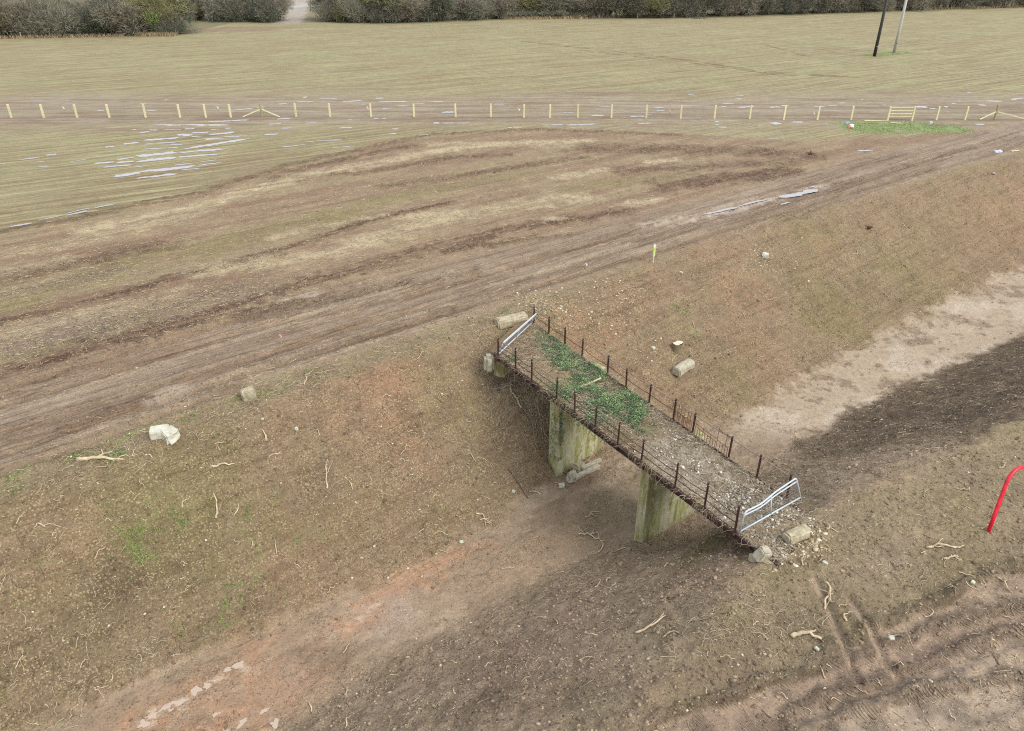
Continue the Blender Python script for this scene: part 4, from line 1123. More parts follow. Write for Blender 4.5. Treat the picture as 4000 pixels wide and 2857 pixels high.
# ------------------------------------------------------------------ deck cover
m_ivy = rnd_mat('ivy_leaf', [(0, C(44, 66, 42)), (.4, C(80, 118, 74)), (.8, C(122, 156, 104)), (1, C(170, 180, 124))], .55, spec=.4)
def deck_pts(n, fn):
    out = []; tot = 0
    while tot < n:
        u = rng.uniform(0, 1, 20000); v = rng.uniform(-.03, 1.03, 20000)
        p = (l0[None] * (1 - u[:, None]) + l1 * u[:, None]) * (1 - v[:, None]) + (r0 * (1 - u[:, None]) + r1_ * u[:, None]) * v[:, None]
        k = rng.random(20000) < fn(u, v, p[:, 0], p[:, 1]); out.append(np.column_stack([p[k, :2], u[k], v[k]])); tot += k.sum()
    return np.concatenate(out)[:n]
def ivy_d(u, v, x, y):
    nz_ = fbm(x * 1.1, y * 1.1, 340, 3) + .5 * fbm(x * 4.5, y * 4.5, 341, 3)
    a = np.exp(-((u - .17) / .08) ** 2) * sstep(.5, .72, v) + np.exp(-((u - .22) / .05) ** 2) * sstep(.35, .6, v)
    b_ = sstep(.24, .32, u) * (1 - sstep(.50, .60, u + .10 * (v < .4))) * (.62 + .38 * sstep(.3, .6, v))
    c_ = .45 * np.exp(-((u - .28) / .10) ** 2) * (1 - sstep(.15, .35, v)) + .5 * np.exp(-((u - .06) / .025) ** 2) * (v < .2)
    return np.clip((a + b_ + c_) * sstep(-.50, .12, nz_) * 1.2, 0, 1)
q = deck_pts(30000, ivy_d)
hh = ZD + .02 + (.06 + .16 * sstep(-.3, .4, fbm(q[:, 0] * 2.2, q[:, 1] * 2.2, 342, 3))) * rng.random(len(q)) ** 1.2
P3 = np.column_stack([q[:, :2], hh]); rv = np.clip(.15 + .6 * (hh - ZD) / .18 + rng.normal(0, .16, len(q)), 0, 1)
# ivy on the left corner of the first pier and on the girder above it
a0, a1_, d_, n_ = P1
e = []
for k in range(1500):
    z = rnd.uniform(-3.6, -.1); u = abs(rnd.gauss(0, .12 + .10 * (z > -1.2))) + .02; s_ = rnd.random()
    p = a0 + d_ * (u * 1.1) - n_ * (.02 + .05 * rnd.random()) if s_ < .6 else a0 - d_ * (.03 + .05 * rnd.random()) + n_ * rnd.uniform(0, .4)
    if fbm(np.array([p.x * 2.]), np.array([z * 1.4]), 345, 2)[0] < -.12: continue
    e.append((p.x, p.y, z))
for k in range(900):
    u = rnd.gauss(.36, .07); p = dk(u, 0) - bnrm * rnd.uniform(0, .14); e.append((p.x, p.y, ZD - abs(rnd.gauss(0, .22))))
e = np.array(e); P3 = np.concatenate([P3, e]); rv = np.concatenate([rv, np.clip(rng.normal(.35, .2, len(e)), 0, 1)])
o = leaves('ivy', P3, .014 + .018 * rng.random(len(P3)), m_ivy, .8, rv=rv)
tag(o, 'dark green ivy spreading over the middle of the deck and down a pier', 'ivy', kind='stuff')
# gravel on the near half
q = deck_pts(5200, lambda u, v, x, y: sstep(.50, .72, u) * (.15 + .85 * sstep(-.3, .4, fbm(x * 1.3, y * 1.3, 350, 4))) + .02)
m_grav = rnd_mat('pale_gravel', [(0, C(118, 106, 88)), (.5, C(150, 140, 120)), (.85, C(196, 190, 174)), (1, C(248, 246, 238))], .9)
o = scatter_stones('gravel', q[:, :2], .012 + .050 * rng.random(len(q)) ** 4.5, m_grav, .6, z=ZD + .01 - .15 * sstep(.96, 1.04, q[:, 2]))
tag(o, 'pale limestone gravel covering the near half of the deck', 'gravel', kind='stuff')
# dry grass and stems on the deck
m_dry = rnd_mat('dry_stems', [(0, C(136, 120, 100)), (.5, C(188, 172, 146)), (1, C(228, 216, 190))], .85)
def dry_d(u, v, x, y):
    edge = np.maximum(1 - sstep(0, .22, v), sstep(.80, 1, v))
    return np.clip(.75 * (1 - sstep(.50, .64, u)) + edge * .9, .12, 1) * (.3 + .7 * sstep(-.3, .3, fbm(x * 2, y * 2, 360, 2)))
q = deck_pts(5200, dry_d)
o = scatter_twigs('dry_stems', q[:, :2], .12 + .5 * rng.random(len(q)) ** 1.6, .004 + .005 * rng.random(len(q)), m_dry, 5, .07, .5, dz, .12)
tag(o, 'tangle of dry straw coloured stems lying over the deck', 'dry stems', kind='stuff')
# hanging brambles from the camera-side edge
hb = MB()
for k in range(300):
    u = rnd.choice([rnd.uniform(0, .5), rnd.uniform(0, .9), rnd.gauss(.62, .02), rnd.gauss(.80, .02), rnd.gauss(.30, .06)]); u = min(max(u, 0), .98)
    L_ = rnd.uniform(.08, .40) * (2.4 if rnd.random() < .22 else 1); p = dk(u, rnd.uniform(-.01, .05), rnd.uniform(.0, .1)); o_ = -bnrm
    drift = bdir * rnd.uniform(-.35, .35); pts = [p]; amp = rnd.uniform(.05, .22)
    for i in range(1, 8):
        t = i / 7; pts.append(p + o_ * (.05 + amp * math.sin(min(t * 2.2, 1.7))) + drift * t + Vector((rnd.uniform(-.03, .03), rnd.uniform(-.03, .03), .10 * math.sin(t * 4) * (t < .5) - L_ * t ** 1.3)))
    hb.tube(pts, rnd.uniform(.004, .008), 3, .002, False)
bme = hb.build('hanging_brambles', noise_mat('bramble_stem', [C(140, 120, 98), C(198, 180, 146)], 3, .85, .1))
tag(bme, 'dead bramble stems trailing over the camera side edge of the deck', 'brambles', kind='stuff')
# brush under the far span
c = hit(2080, 1640)
qq = np.concatenate([rng.normal(0, 1, (1000, 2)) * np.array([.8, 1.3]) + np.array([c.x, c.y]), rng.normal(0, .7, (350, 2)) + np.array(hit(2230, 1800)[:2]), rng.normal(0, .5, (260, 2)) + np.array(hit(1950, 1500)[:2]), rng.normal(0, .45, (240, 2)) + np.array(hit(2120, 1240)[:2]), rng.normal(0, .4, (120, 2)) + np.array(hit(1940, 1260)[:2])])
qq = qq[rng.random(len(qq)) < .5]
o = scatter_twigs('brushwood', qq, .2 + .7 * rng.random(len(qq)) ** 1.5, .004 + .007 * rng.random(len(qq)), m_dry, 5, .05, .45, None, .35)
tag(o, 'grey brown brushwood matted on the bank under the bridge', 'brushwood', kind='stuff')
# brushwood tangles along crest and floor
qq = []
for (x, y, n, r) in [(690, 850, 110, .5), (620, 860, 60, .5), (560, 905, 60, .3), (240, 1010, 110, .45), (200, 1025, 60, .5), (330, 990, 50, .4), (340, 1450, 70, .28), (1060, 745, 60, .3), (1310, 1175, 50, .35), (1080, 1160, 30, .35),
                     (1590, 1390, 60, .4), (1490, 1390, 30, .3), (1680, 1380, 30, .45), (1650, 1370, 25, .5), (230, 1370, 50, .7), (1190, 1090, 24, .25), (740, 1075, 24, .25), (1560, 820, 30, .4), (1310, 1060, 60, .6), (1370, 1020, 90, .7), (1780, 1385, 60, .3), (1620, 955, 60, .35), (2080, 1120, 20, .5)]:
    h_ = hit(x * 1.759, y * 1.759); qq.append(rng.normal(0, r, (n * 1, 2)) + np.array([h_.x, h_.y]))
qq = np.concatenate(qq)
o = scatter_twigs('brushwood', qq, .12 + .45 * rng.random(len(qq)) ** 1.7, .004 + .006 * rng.random(len(qq)), m_dry, 5, .05, .7, None, .12)
tag(o, 'small heaps of dead brushwood along the crest and the cutting floor', 'brushwood', kind='stuff')

# ------------------------------------------------------------------ single branches
m_branch = noise_mat('bare_branch', [C(150, 130, 104), C(204, 186, 154), C(230, 216, 188)], 5, .85, .3)
def branch(px, py, L_, r, ang, kids, label, group, pale=True, curl=.35):
    g0 = G(px, py); a = ang; p = Vector((g0.x, g0.y, 0)) - Vector((math.cos(a), math.sin(a), 0)) * L_ / 2
    mb = MB(); n = 9; pts = []
    def on(p, up): return Vector((p.x, p.y, float(gz(p.x, p.y)) + up))
    for i in range(n):
        pts.append(on(p, r * .7 + .03 * rnd.random() + (.05 if i in (3, 4, 5) else 0))); a += rnd.gauss(0, curl); p = p + Vector((math.cos(a), math.sin(a), 0)) * L_ / n
    r = r * 1.3; mb.tube(pts, r, 6, r * .45)
    for k in range(kids):
        i = rnd.randint(2, 7); a2 = ang + rnd.choice((-1, 1)) * rnd.uniform(.5, 1.1); q = pts[i].copy(); cp = [q]; l2 = L_ * rnd.uniform(.25, .5)
        for j in range(4):
            a2 += rnd.gauss(0, .35); q = q + Vector((math.cos(a2), math.sin(a2), 0)) * l2 / 4; cp.append(on(q, .02 + .04 * rnd.random() + (.10 if j == 3 and rnd.random() < .3 else 0)))
        mb.tube(cp, r * .6, 5, r * .25)
    ob = mb.build('branch', m_branch, None, g0, smooth=True)
    return tag(ob, label, 'branch', group)
GB = 'dead branches strewn about the cutting'
far_l = 'crooked pale dead branch lying on the far bank left of the bridge'
far_r = 'thin dead branch lying on the far bank right of the bridge'
flo_l = 'bleached forked branch lying on the muddy cutting floor or foot'
nea_l = 'dead branch lying on the shaded near bank or its edge'
pla_l = 'bleached dead branch lying on the flat ground right of the bridge end'
for (x, y, L_, r, a, k) in [(500, 1049, .95, .035, 0, 0), (475, 1128, .8, .03, 2.0, 0), (585, 965, .5, .03, 2.2, 0), (740, 1060, .9, .028, 1.2, 2), (780, 1075, .5, .02, 2, 1), (700, 845, 1.0, .02, .7, 1), (600, 1000, .6, .02, 1.6, 1),
                            (280, 1020, .8, .02, .5, 1), (980, 1185, .7, .02, .6, 1), (1150, 920, .9, .035, 1.9, 1), (1180, 940, .6, .02, 1.2, 1), (905, 1010, .6, .016, .4, 1), (405, 1110, .5, .02, 1.8, 0), (530, 1135, .5, .02, 1.2, 0), (860, 890, .6, .018, .3, 1), (230, 1240, .5, .018, .6, 0),
                            (120, 1170, .5, .016, .3, 0), (620, 1220, .5, .016, 1.4, 1), (940, 790, .7, .016, .9, 2), (90, 1160, .4, .018, 2.6, 0), (1050, 1010, .6, .016, 2.0, 1)]:
    branch(x * 1.759, y * 1.759, L_, r, a, k, far_l, GB)
for (x, y, L_, r, a, k) in [(1500, 800, .7, .018, .8, 2), (1720, 665, .9, .016, .2, 1), (1650, 700, .7, .016, 1.8, 0), (1560, 650, .6, .016, .3, 1), (1900, 560, .9, .02, .8, 0), (2000, 500, .8, .02, 2.5, 1), (1420, 640, .6, .016, 1.2, 1), (1760, 820, .8, .016, .6, 1), (1540, 720, .6, .018, 1.4, 1), (1880, 770, .7, .016, .3, 1)]:
    branch(x * 1.759, y * 1.759, L_, r, a, k, far_r, GB)
for (x, y, L_, r, a, k) in [(1310, 1178, 1.1, .028, .5, 4), (1080, 1150, .8, .026, .1, 2), (1080, 1162, .5, .022, .2, 0), (1195, 1090, .6, .026, 1.9, 2), (1350, 1218, .9, .026, .5, 1), (1385, 1220, .5, .022, .1, 0), (770, 1600, .5, .02, 1.8, 0), (778, 1445, .5, .02, .6, 0), (775, 1530, .5, .014, 1.2, 0), (1130, 1262, .6, .018, .2, 0), (1320, 1145, .8, .022, .4, 2), (690, 1565, .5, .02, 1.9, 0)]:
    branch(x * 1.759, y * 1.759, L_, r, a, k, flo_l, GB)
for (x, y, L_, r, a, k) in [(1460, 1396, 1.1, .028, -.25, 1), (1500, 1410, .6, .018, -.3, 0), (1300, 1460, .5, .016, .6, 1), (1330, 1300, .6, .014, 1.0, 1), (1900, 1090, .6, .016, .6, 1), (2050, 1000, .7, .016, .2, 1), (1200, 1370, .5, .014, .5, 1), (1100, 1430, .4, .014, 2.0, 0), (1240, 1380, .6, .014, 1.4, 0)]:
    branch(x * 1.759, y * 1.759, L_, r, a, k, nea_l, GB)
for (x, y, L_, r, a, k) in [(2090, 1208, 1.1, .03, .3, 3), (1865, 1310, .8, .028, -.5, 3), (1825, 1330, .7, .028, 1.4, 1), (1850, 1175, .55, .03, .3, 1), (1790, 1250, .5, .02, .8, 1), (2120, 1250, .6, .024, -.3, 1), (2235, 1040, .7, .02, .3, 1), (2140, 1085, .7, .016, .3, 1), (1880, 1370, .5, .024, 1.1, 2), (2240, 1280, .7, .02, .1, 1), (2190, 1170, .6, .02, .5, 1), (1790, 1405, .9, .05, .35, 1)]:
    branch(x * 1.759, y * 1.759, L_, r, a, k, pla_l, GB)
for k_ in range(34):
    L_ = rnd.uniform(.2, .5); x = rnd.uniform(60, 1950); y = rnd.uniform(1550, 2780); h_ = hit(x, y); u_ = float(sample(UA, h_.x, h_.y))
    if 0.05 < u_ < .95: branch(x, y, L_, rnd.uniform(.010, .017), rnd.uniform(0, 3.1), rnd.choice((0, 0, 1)), 'short pale root end or stick lying on the far bank left of the bridge', GB, curl=.5)
for k_ in range(26):
    L_ = rnd.uniform(.2, .5); x = rnd.uniform(1500, 3950); y = rnd.uniform(2150, 2800); h_ = hit(x, y); u_ = float(sample(UB, h_.x, h_.y))
    if u_ > .1: branch(x, y, L_, rnd.uniform(.010, .017), rnd.uniform(0, 3.1), rnd.choice((0, 0, 1)), 'short pale root end or stick lying on the near bank or flat ground', GB, curl=.5)
# log on the left crest and the split log on the deck
branch(400, 1798, 1.7, .055, .02, 2, 'long mossy broken branch lying on the crest at the left', 'fallen wood', curl=.05)
q = dk(.335, .60, .12)
mb = MB(); mb.tube([q + Vector((-.42, -.25, .02)), q + Vector((0, 0, .05)), q + Vector((.45, .30, .10))], .045, 7, .035); tag(mb.build('branch', m_branch, None, q), 'straight pale piece of wood lying on the ivy of the deck', 'branch')

# ------------------------------------------------------------------ stones and blocks
m_lime = noise_mat('cream_limestone', [C(138, 128, 100), C(180, 170, 142), C(206, 200, 178)], 5, .9, .5, dist=.03)
m_grey = noise_mat('grey_concrete', [C(150, 146, 124), C(184, 178, 156), C(206, 202, 186)], 6, .9, .5, dist=.03)
m_white = noise_mat('white_stone', [C(190, 188, 168), C(226, 226, 212)], 5, .9, .5, dist=.03)
import bmesh
def block(name, c, size, yaw, mat, label, cat, rough=.04, bev=.03, tilt=(0, 0), fn=None, group=None, seed=0, rise=None):
    bm = bmesh.new(); bmesh.ops.create_cube(bm, size=1)
    for v in bm.verts: v.co = Vector((v.co.x * size[0], v.co.y * size[1], v.co.z * size[2]))
    bmesh.ops.bevel(bm, geom=list(bm.edges), offset=bev, segments=2, affect='EDGES')
    bmesh.ops.triangulate(bm, faces=bm.faces); 
    for _ in range(2): bmesh.ops.subdivide_edges(bm, edges=[e_ for e_ in bm.edges if e_.calc_length() > max(size) / 9], cuts=1, use_grid_fill=False); bmesh.ops.triangulate(bm, faces=bm.faces)
    for v in bm.verts:
        if fn: v.co = fn(v.co.copy())
        k = Vector([float(fbm(np.array([v.co.x * 4 + seed + i * 7.1]), np.array([v.co.y * 4 + v.co.z * 5.3]), 400 + i, 3)[0]) for i in range(3)]); v.co += k * rough
    me = bpy.data.meshes.new(name); bm.to_mesh(me); bm.free()
    o = link(name, me, mat); o.location = Vector(c) + Vector((0, 0, size[2] * .42 if rise is None else rise)); o.rotation_euler = (tilt[0], tilt[1], yaw)
    return tag(o, label, cat, group)
def barrel(sz, bend=0.0):
    def f(v):
        y = v.y / (sz[1] / 2); top = math.sqrt(max(0, 1 - min(1, abs(y)) ** 2 * .92))
        z = v.z; 
        if z > 0: z = z * (.25 + .75 * top)
        return Vector((v.x, v.y, z - bend * (v.x / (sz[0] / 2)) ** 2))
    return f
def yawpx(a, b_): A_ = G(*a); B_ = G(*b_); return math.atan2(B_.y - A_.y, B_.x - A_.x)
block('coping_stone', G(1996, 1262), (1.6, .58, .5), yawpx((1945, 1262), (2050, 1248)), m_lime, 'long cream rounded coping stone lying at the far end of the bridge', 'stone', .03, .05, fn=barrel((1.6, .58, .5)))
block('coping_stone', G(2668, 1452), (1.35, .5, .44), yawpx((2635, 1475), (2705, 1420)), m_grey, 'grey green rounded coping stone lying on the far bank right of the bridge', 'stone', .03, .04, fn=barrel((1.35, .5, .44), .04))
block('stone_block', dk(.985, .54), (.85, .36, .32), yawpx((3035, 2045), (3100, 2010)), m_lime, 'cream squared stone lying on the gravel by the pale gate', 'stone', .035, .05, fn=barrel((.85, .36, .32)), rise=.14)
block('stone_block', dk(-.045, -.10) + Vector((0, 0, -.75)), (.42, .5, .8), .2, m_grey, 'pale round edged stone jutting out under the far end of the bridge', 'stone', .03, .12, rise=.3)
block('stone_block', G(975, 1560), (.5, .42, .46), .35, m_lime, 'mossy squared stone block standing on the crest left of the bridge', 'stone', .02, .04, (.15, -.12))
block('broken_stone', G(628, 1705), (.62, .42, .36), .25, m_white, 'squared half of the broken white stone on the left crest', 'stone', .02, .03, (.1, 0), group='broken white stone on the crest')
block('broken_stone', G(668, 1712), (.50, .52, .46), .9, m_white, 'jagged greenish half of the broken white stone on the left crest', 'stone', .13, .05, group='broken white stone on the crest', seed=4)
block('stone_block', G(2972, 2196), (.36, .30, .4), .5, m_grey, 'pale wedge stone propping the near end of the girder', 'stone', .04, .04, (.3, .3), rise=.2)
for i, (x, y, sx, lb) in enumerate([(2945, 2196, .34, 'flat cream stone slab at the left of the broken row under the near girder'), (2985, 2200, .42, 'flat cream stone slab at the right of the broken row under the near girder')]):
    block('stone_slab', G(x, y), (sx, .22, .13), -.3 - i * .2, m_lime, lb, 'stone', .05, .03, (.2, .1), group='broken stones under the near girder', seed=i)
ang = yawpx((2250, 1872), (2340, 1822))
a = un(2268, 1855, -4.1); b_ = un(2338, 1815, -4.1)
mb = MB(); mb.beam(un(2246, 1866, -4.0), un(2340, 1820, -4.0), .20, .16, .015); tag(mb.build('concrete_post', m_grey, None, un(2293, 1843, -4.1), jit=.004), 'front concrete post fallen at the foot of the first pier', 'post', 'fallen concrete posts')
mb = MB(); mb.beam(un(2276, 1832, -3.95), un(2346, 1796, -3.95), .17, .15, .015); tag(mb.build('concrete_post', m_grey, None, un(2311, 1813, -4.1), jit=.004), 'rear concrete post fallen against the foot of the first pier', 'post', 'fallen concrete posts')
block('stone_block', un(2234, 1870, -4.15), (.42, .30, .42), .5, m_grey, 'rough pale block at the end of the fallen concrete posts', 'stone', .07, .05, rise=.1)
block('stone_block', un(2262, 1830, -4.1), (.5, .34, .3), .6, m_lime, 'crumbling cream stone between the fallen post and the pier', 'stone', .08, .06, rise=.1)
for i, (x, y, s_, lb) in enumerate([(2193, 1898, .26, 'rounded white stone on the cutting floor below the first pier'), (2552, 1362, .22, 'white triangular stone on the far bank left of the tree stump'), (1027, 1645, .12, 'bright white stone on the far bank below the squared block'),
                                   (1158, 1686, .16, 'small square greenish stone on the far bank left of the bridge'), (2006, 1925, .16, 'pale stone on the far bank beside the cutting floor'), (1802, 2125, .15, 'pale stone by the orange mud of the cutting floor'),
                                   (2660, 1070, .2, 'white stone on the crest right of the marker stake'), (3882, 678, .25, 'white stone near the crest at the far right'), (3220, 2207, .14, 'white stone between the bridge end and the red hoop'), (3476, 2509, .13, 'pale stone by the tracked rut on the near flat ground'),
                                   (3799, 2279, .12, 'white stone on the flat ground below the red hoop'), (2990, 1005, .5, 'pale stone in the rubble patch high on the far bank'), (3190, 2540, .11, 'white stone left of the tyre ruts')]):
    block('stone', G(x, y), (s_, s_ * .8, s_ * .6), i * .7, m_white, lb, 'stone', s_ * .22, s_ * .12, group='single pale stones', seed=i * 3)
# tree stump
p = G(2645, 1372)
st_ = empty('tree_stump', p); tag(st_, 'freshly cut tree stump with pale top on the far bank', 'stump')
mb = MB(); n = 16
ringf = lambda r, z: [(r * (1 + .12 * math.sin(3 * k / n * 6.28) + .05 * math.sin(7 * k / n * 6.28)) * math.cos(k / n * 6.283), r * .8 * (1 + .1 * math.sin(2 * k / n * 6.28)) * math.sin(k / n * 6.283), z) for k in range(n)]
mb.add(ringf(.36, -.15) + ringf(.28, .08) + ringf(.25, .36), [(r * n + k, r * n + (k + 1) % n, (r + 1) * n + (k + 1) % n, (r + 1) * n + k) for r in range(2) for k in range(n)])
mb.build('bark', noise_mat('bark', [C(110, 96, 72), C(150, 136, 106)], 9, .95, .6), st_, smooth=False)
mb = MB(); rg = ringf(.25, .362); mb.add([Vector(v) + Vector((0, 0, .05 if v[0] > 0 else 0)) for v in rg] + [(0, 0, .38)], [(k, (k + 1) % n, n) for k in range(n)])
mb.build('cut_face', noise_mat('fresh_wood', [C(214, 200, 170), C(240, 232, 214)], 9, .8, .2), st_)
# root clumps
m_root = noise_mat('root', [C(86, 60, 44), C(134, 104, 78)], 6, .9, .4)
for (x, y, r, lb) in [(3395, 895, .32, 'dark red brown root clump on the upper far bank at the right'), (3166, 605, .35, 'grey root clump lying on the churned ground below the fence')]:
    g0 = G(x, y); mb = MB()
    for k in range(22):
        a = rnd.uniform(0, 6.28); e_ = rnd.uniform(.1, 1.3); L_ = r * rnd.uniform(.7, 1.5); d0 = Vector((math.cos(a) * math.cos(e_), math.sin(a) * math.cos(e_), math.sin(e_)))
        mb.tube([g0 + Vector((0, 0, .0)), g0 + d0 * L_ * .5 + Vector((0, 0, .04)), g0 + d0 * L_ + Vector((rnd.uniform(-.08, .08), rnd.uniform(-.08, .08), 0))], .03, 5, .008)
    tag(mb.build('root_clump', m_root, None, g0), lb, 'root')

# ------------------------------------------------------------------ stakes, hoop and litter
m_wood = noise_mat('new_timber', [C(202, 196, 148), C(224, 218, 174), C(236, 232, 194)], 3, .8, .2, mapping=(1, 1, .2))
m_woodg = noise_mat('grey_green_timber', [C(150, 148, 104), C(176, 174, 128)], 3, .85, .2, mapping=(1, 1, .2))
m_red, nt, b = nodes('red_paint'); tc = N(nt, 'ShaderNodeTexCoord'); n_r = N(nt, 'ShaderNodeTexNoise', Scale=7, Detail=8); nt.links.new(tc.outputs['Object'], n_r.inputs['Vector'])
r_r = ramp(nt, [(.30, tuple(lin((150, 30, 40)))), (.42, tuple(lin((206, 18, 44)))), (.66, tuple(lin((224, 28, 56))))], n_r.outputs['Fac']); nt.links.new(r_r.outputs[0], b.inputs['Base Color']); b.inputs['Roughness'].default_value = .35
def plain(name, c, rough=.6):
    m, nt, b = nodes(name); tc = N(nt, 'ShaderNodeTexCoord'); n = N(nt, 'ShaderNodeTexNoise', Scale=8, Detail=4); nt.links.new(tc.outputs['Object'], n.inputs['Vector'])
    c = np.array(lin(c)); r = ramp(nt, [(.3, tuple(c * .85)), (.7, tuple(np.minimum(c * 1.1, .95)))], n.outputs['Fac']); nt.links.new(r.outputs[0], b.inputs['Base Color']); b.inputs['Roughness'].default_value = rough
    return m
p = G(3860, 2080); 
z1 = p.z; c1_ = un(3941, 1862, z1 + 1.62); dx = (c1_ - p)
pts = [p - dx * .06, p + dx * .35, p + dx * .72, p + dx * .9]
tan = dx.normalized(); tow = Vector((.92, .38, 0)).normalized(); q = pts[-1]
for k in range(1, 9):
    a = k / 8 * math.pi / 2; pts.append(q + tan * (.36 * math.sin(a)) + tow * (.36 * (1 - math.cos(a))))
e_ = pts[-1]; 
for k in range(1, 4): pts.append(e_ + tow * (.6 * k))
pts2 = [e_ + tow * 1.8 + (Vector((0, 0, -1)) * (.36 * (1 - math.cos(k / 6 * math.pi / 2))) + tow * (.36 * math.sin(k / 6 * math.pi / 2))) for k in range(1, 7)]
pts += pts2 + [Vector((pts2[-1].x, pts2[-1].y, float(gz(pts2[-1].x, pts2[-1].y)) - .1))]
tag(MB().tube(pts, .055, 14).build('hoop_barrier', m_red, None, p, smooth=True), 'bright red tubular hoop standing on the flat ground right of the bridge', 'barrier')
# marker stake
p = G(2551, 1029); sk = empty('marker_stake', p); tag(sk, 'wooden marker stake with white and lime green top on the far crest', 'stake')
MB().box((0, 0, .42), (.045, .045, .95)).build('stake', m_wood, sk)
s_ = MB(); s_.add([(-.05, -.03, .40), (.055, -.03, .40), (.055, -.03, 1.02), (.0, -.03, 1.14), (-.05, -.03, 1.04), (-.05, .03, .40), (.055, .03, .40), (.055, .03, 1.02), (.0, .03, 1.14), (-.05, .03, 1.04)],
                  [(0, 1, 2, 3, 4), (9, 8, 7, 6, 5), (0, 5, 6, 1), (1, 6, 7, 2), (2, 7, 8, 3), (3, 8, 9, 4), (4, 9, 5, 0)]); s_.build('board', plain('white_card', (228, 232, 228)), sk)
MB().box((-.012, -.034, .68), (.07, .006, .50)).build('green_band', plain('lime_paint', (186, 214, 60)), sk)
m_pink = plain('pink_tape', (226, 150, 178)); m_wtape = plain('white_tape', (232, 226, 226))
for (x, y, lb, mt_) in [(1100, 1347, 'short peg with pale pink tape on the haul road', m_pink), (2289, 1056, 'short peg with white tape on the crest above the bridge', m_wtape), (251, 436, 'white taped peg between second and third fence posts from the left', m_wtape),
                        (853, 436, 'white taped peg left of the left braced fence post', m_wtape), (1436, 437, 'peg with long white tape beside a middle fence post', m_wtape), (2027, 443, 'short white peg just left of a middle fence post', m_wtape), (2614, 448, 'small pink taped peg behind the wire of the fence', m_pink), (3177, 458, 'white peg near the right hand fence posts', m_wtape)]:
    p = G(x, y); pg = empty('marker_peg', p); tag(pg, lb, 'peg', 'taped marker pegs')
    MB().box((0, 0, .12), (.04, .04, .3)).build('peg', m_woodg, pg)
    k = .22 if y < 1000 else .13
    t_ = MB(); t_.tube([(0, 0, .25), (k * .5, 0, .25 + k * .3), (-k * .4, .02, .27 + k), (k * .2, 0, .25 + k * 1.3)], k * .2, 4, k * .1); t_.build('tape', mt_, pg)
# wire ring, cable
p = G(2850, 2192); tag(MB().tube([p + Vector((.27 * math.cos(a), .24 * math.sin(a), float(gz(p.x + .27 * math.cos(a), p.y + .24 * math.sin(a))) - p.z + .02)) for a in np.linspace(0, 6.2, 26)], .009, 5).build('wire_ring', m_dry, None, p), 'thin pale wire ring lying on the near bank below the girder', 'ring')
p = G(2020, 1890); pts = []
for x, y in [(1985, 1830), (2002, 1855), (2020, 1885), (2045, 1925), (2062, 1950)]:
    g_ = G(x, y); pts.append(g_ + Vector((0, 0, .03)))
tag(MB().tube(pts, .012, 5).build('cable', m_rust, None, p), 'thin dark cable lying down the far bank left of the first pier', 'cable')
# timber offcuts and litter near the rail gate
for (x0, y0, x1, y1, lb) in [(3375, 475, 3462, 473, 'pale plank lying left of the rail gate'), (3480, 483, 3521, 485, 'short pale plank lying on the green patch before the rail gate'), (665, 137, 688, 143, 'white fallen plank at the foot of the hedge corner'),
                             (3948, 595, 3978, 592, 'pale board lying on the verge at the far right')]:
    a = G(x0, y0) + Vector((0, 0, .06)); b_ = G(x1, y1) + Vector((0, 0, .06)); tag(MB().beam(a, b_, .16, .06, .01).build('plank', m_wood, None, a.lerp(b_, .5)), lb, 'plank', 'loose planks')
block('bag', G(3318, 502), (.5, .32, .16), .4, plain('red_plastic', (214, 92, 70)), 'crumpled red bag dropped left of the green patch', 'litter', .12, .08)
block('bag', G(3325, 497), (.35, .3, .3), 1.1, plain('white_plastic', (232, 230, 228)), 'crumpled white bag on the red one left of the green patch', 'litter', .12, .06)
block('bag', G(3309, 483), (.5, .35, .15), .2, plain('blue_plastic', (150, 162, 206)), 'small pale blue plastic scrap left of the green patch', 'litter', .08, .04)
block('bag', G(3634, 483), (.35, .3, .2), .2, plain('grey_plastic', (190, 194, 200)), 'small grey scrap on the right of the green patch', 'litter', .08, .04)
block('bag', G(3898, 594), (.7, .45, .18), .1, plain('lilac_plastic', (198, 198, 216)), 'pale lilac plastic scrap on the verge at the far right', 'litter', .08, .05)

# ------------------------------------------------------------------ new post and wire fence
fence = empty('post_and_wire_fence', un(2000, 460)); tag(fence, 'new pale timber post and wire fence running across the muddy field', 'fence')
FB = [(45, 460), (172, 460), (302, 460), (428, 460), (570, 460), (704, 460), (805, 460), (902, 459), (1157, 457), (1290, 457), (1450, 457), (1618, 458), (1780, 458), (1918, 458), (2047, 460), (2148, 460), (2257, 460), (2388, 462), (2524, 463), (2658, 464), (2790, 464), (2928, 465), (3060, 469), (3192, 469), (3323, 469), (3656, 470), (3768, 469)]
ST = [(1024, 456), (3884, 466)]; GT = [(3466, 472), (3561, 472)]
allp = []
def fpart(mb, name, mat, label=None):
    ob = mb.build(name, mat, None, (0, 0, 0)); ob.parent = fence; ob.location = -fence.location
    if label: ob['label'] = label
for (x, y) in FB:
    p = un(x, y); p.z = float(gz(p.x, p.y)); allp.append(p); mb = MB()
    mb.box(p + Vector((0, 0, .60)), (.18, .18, 1.55), Matrix.Rotation(rnd.uniform(-.2, .2), 3, 'Z'), .01); fpart(mb, 'post', m_wood)
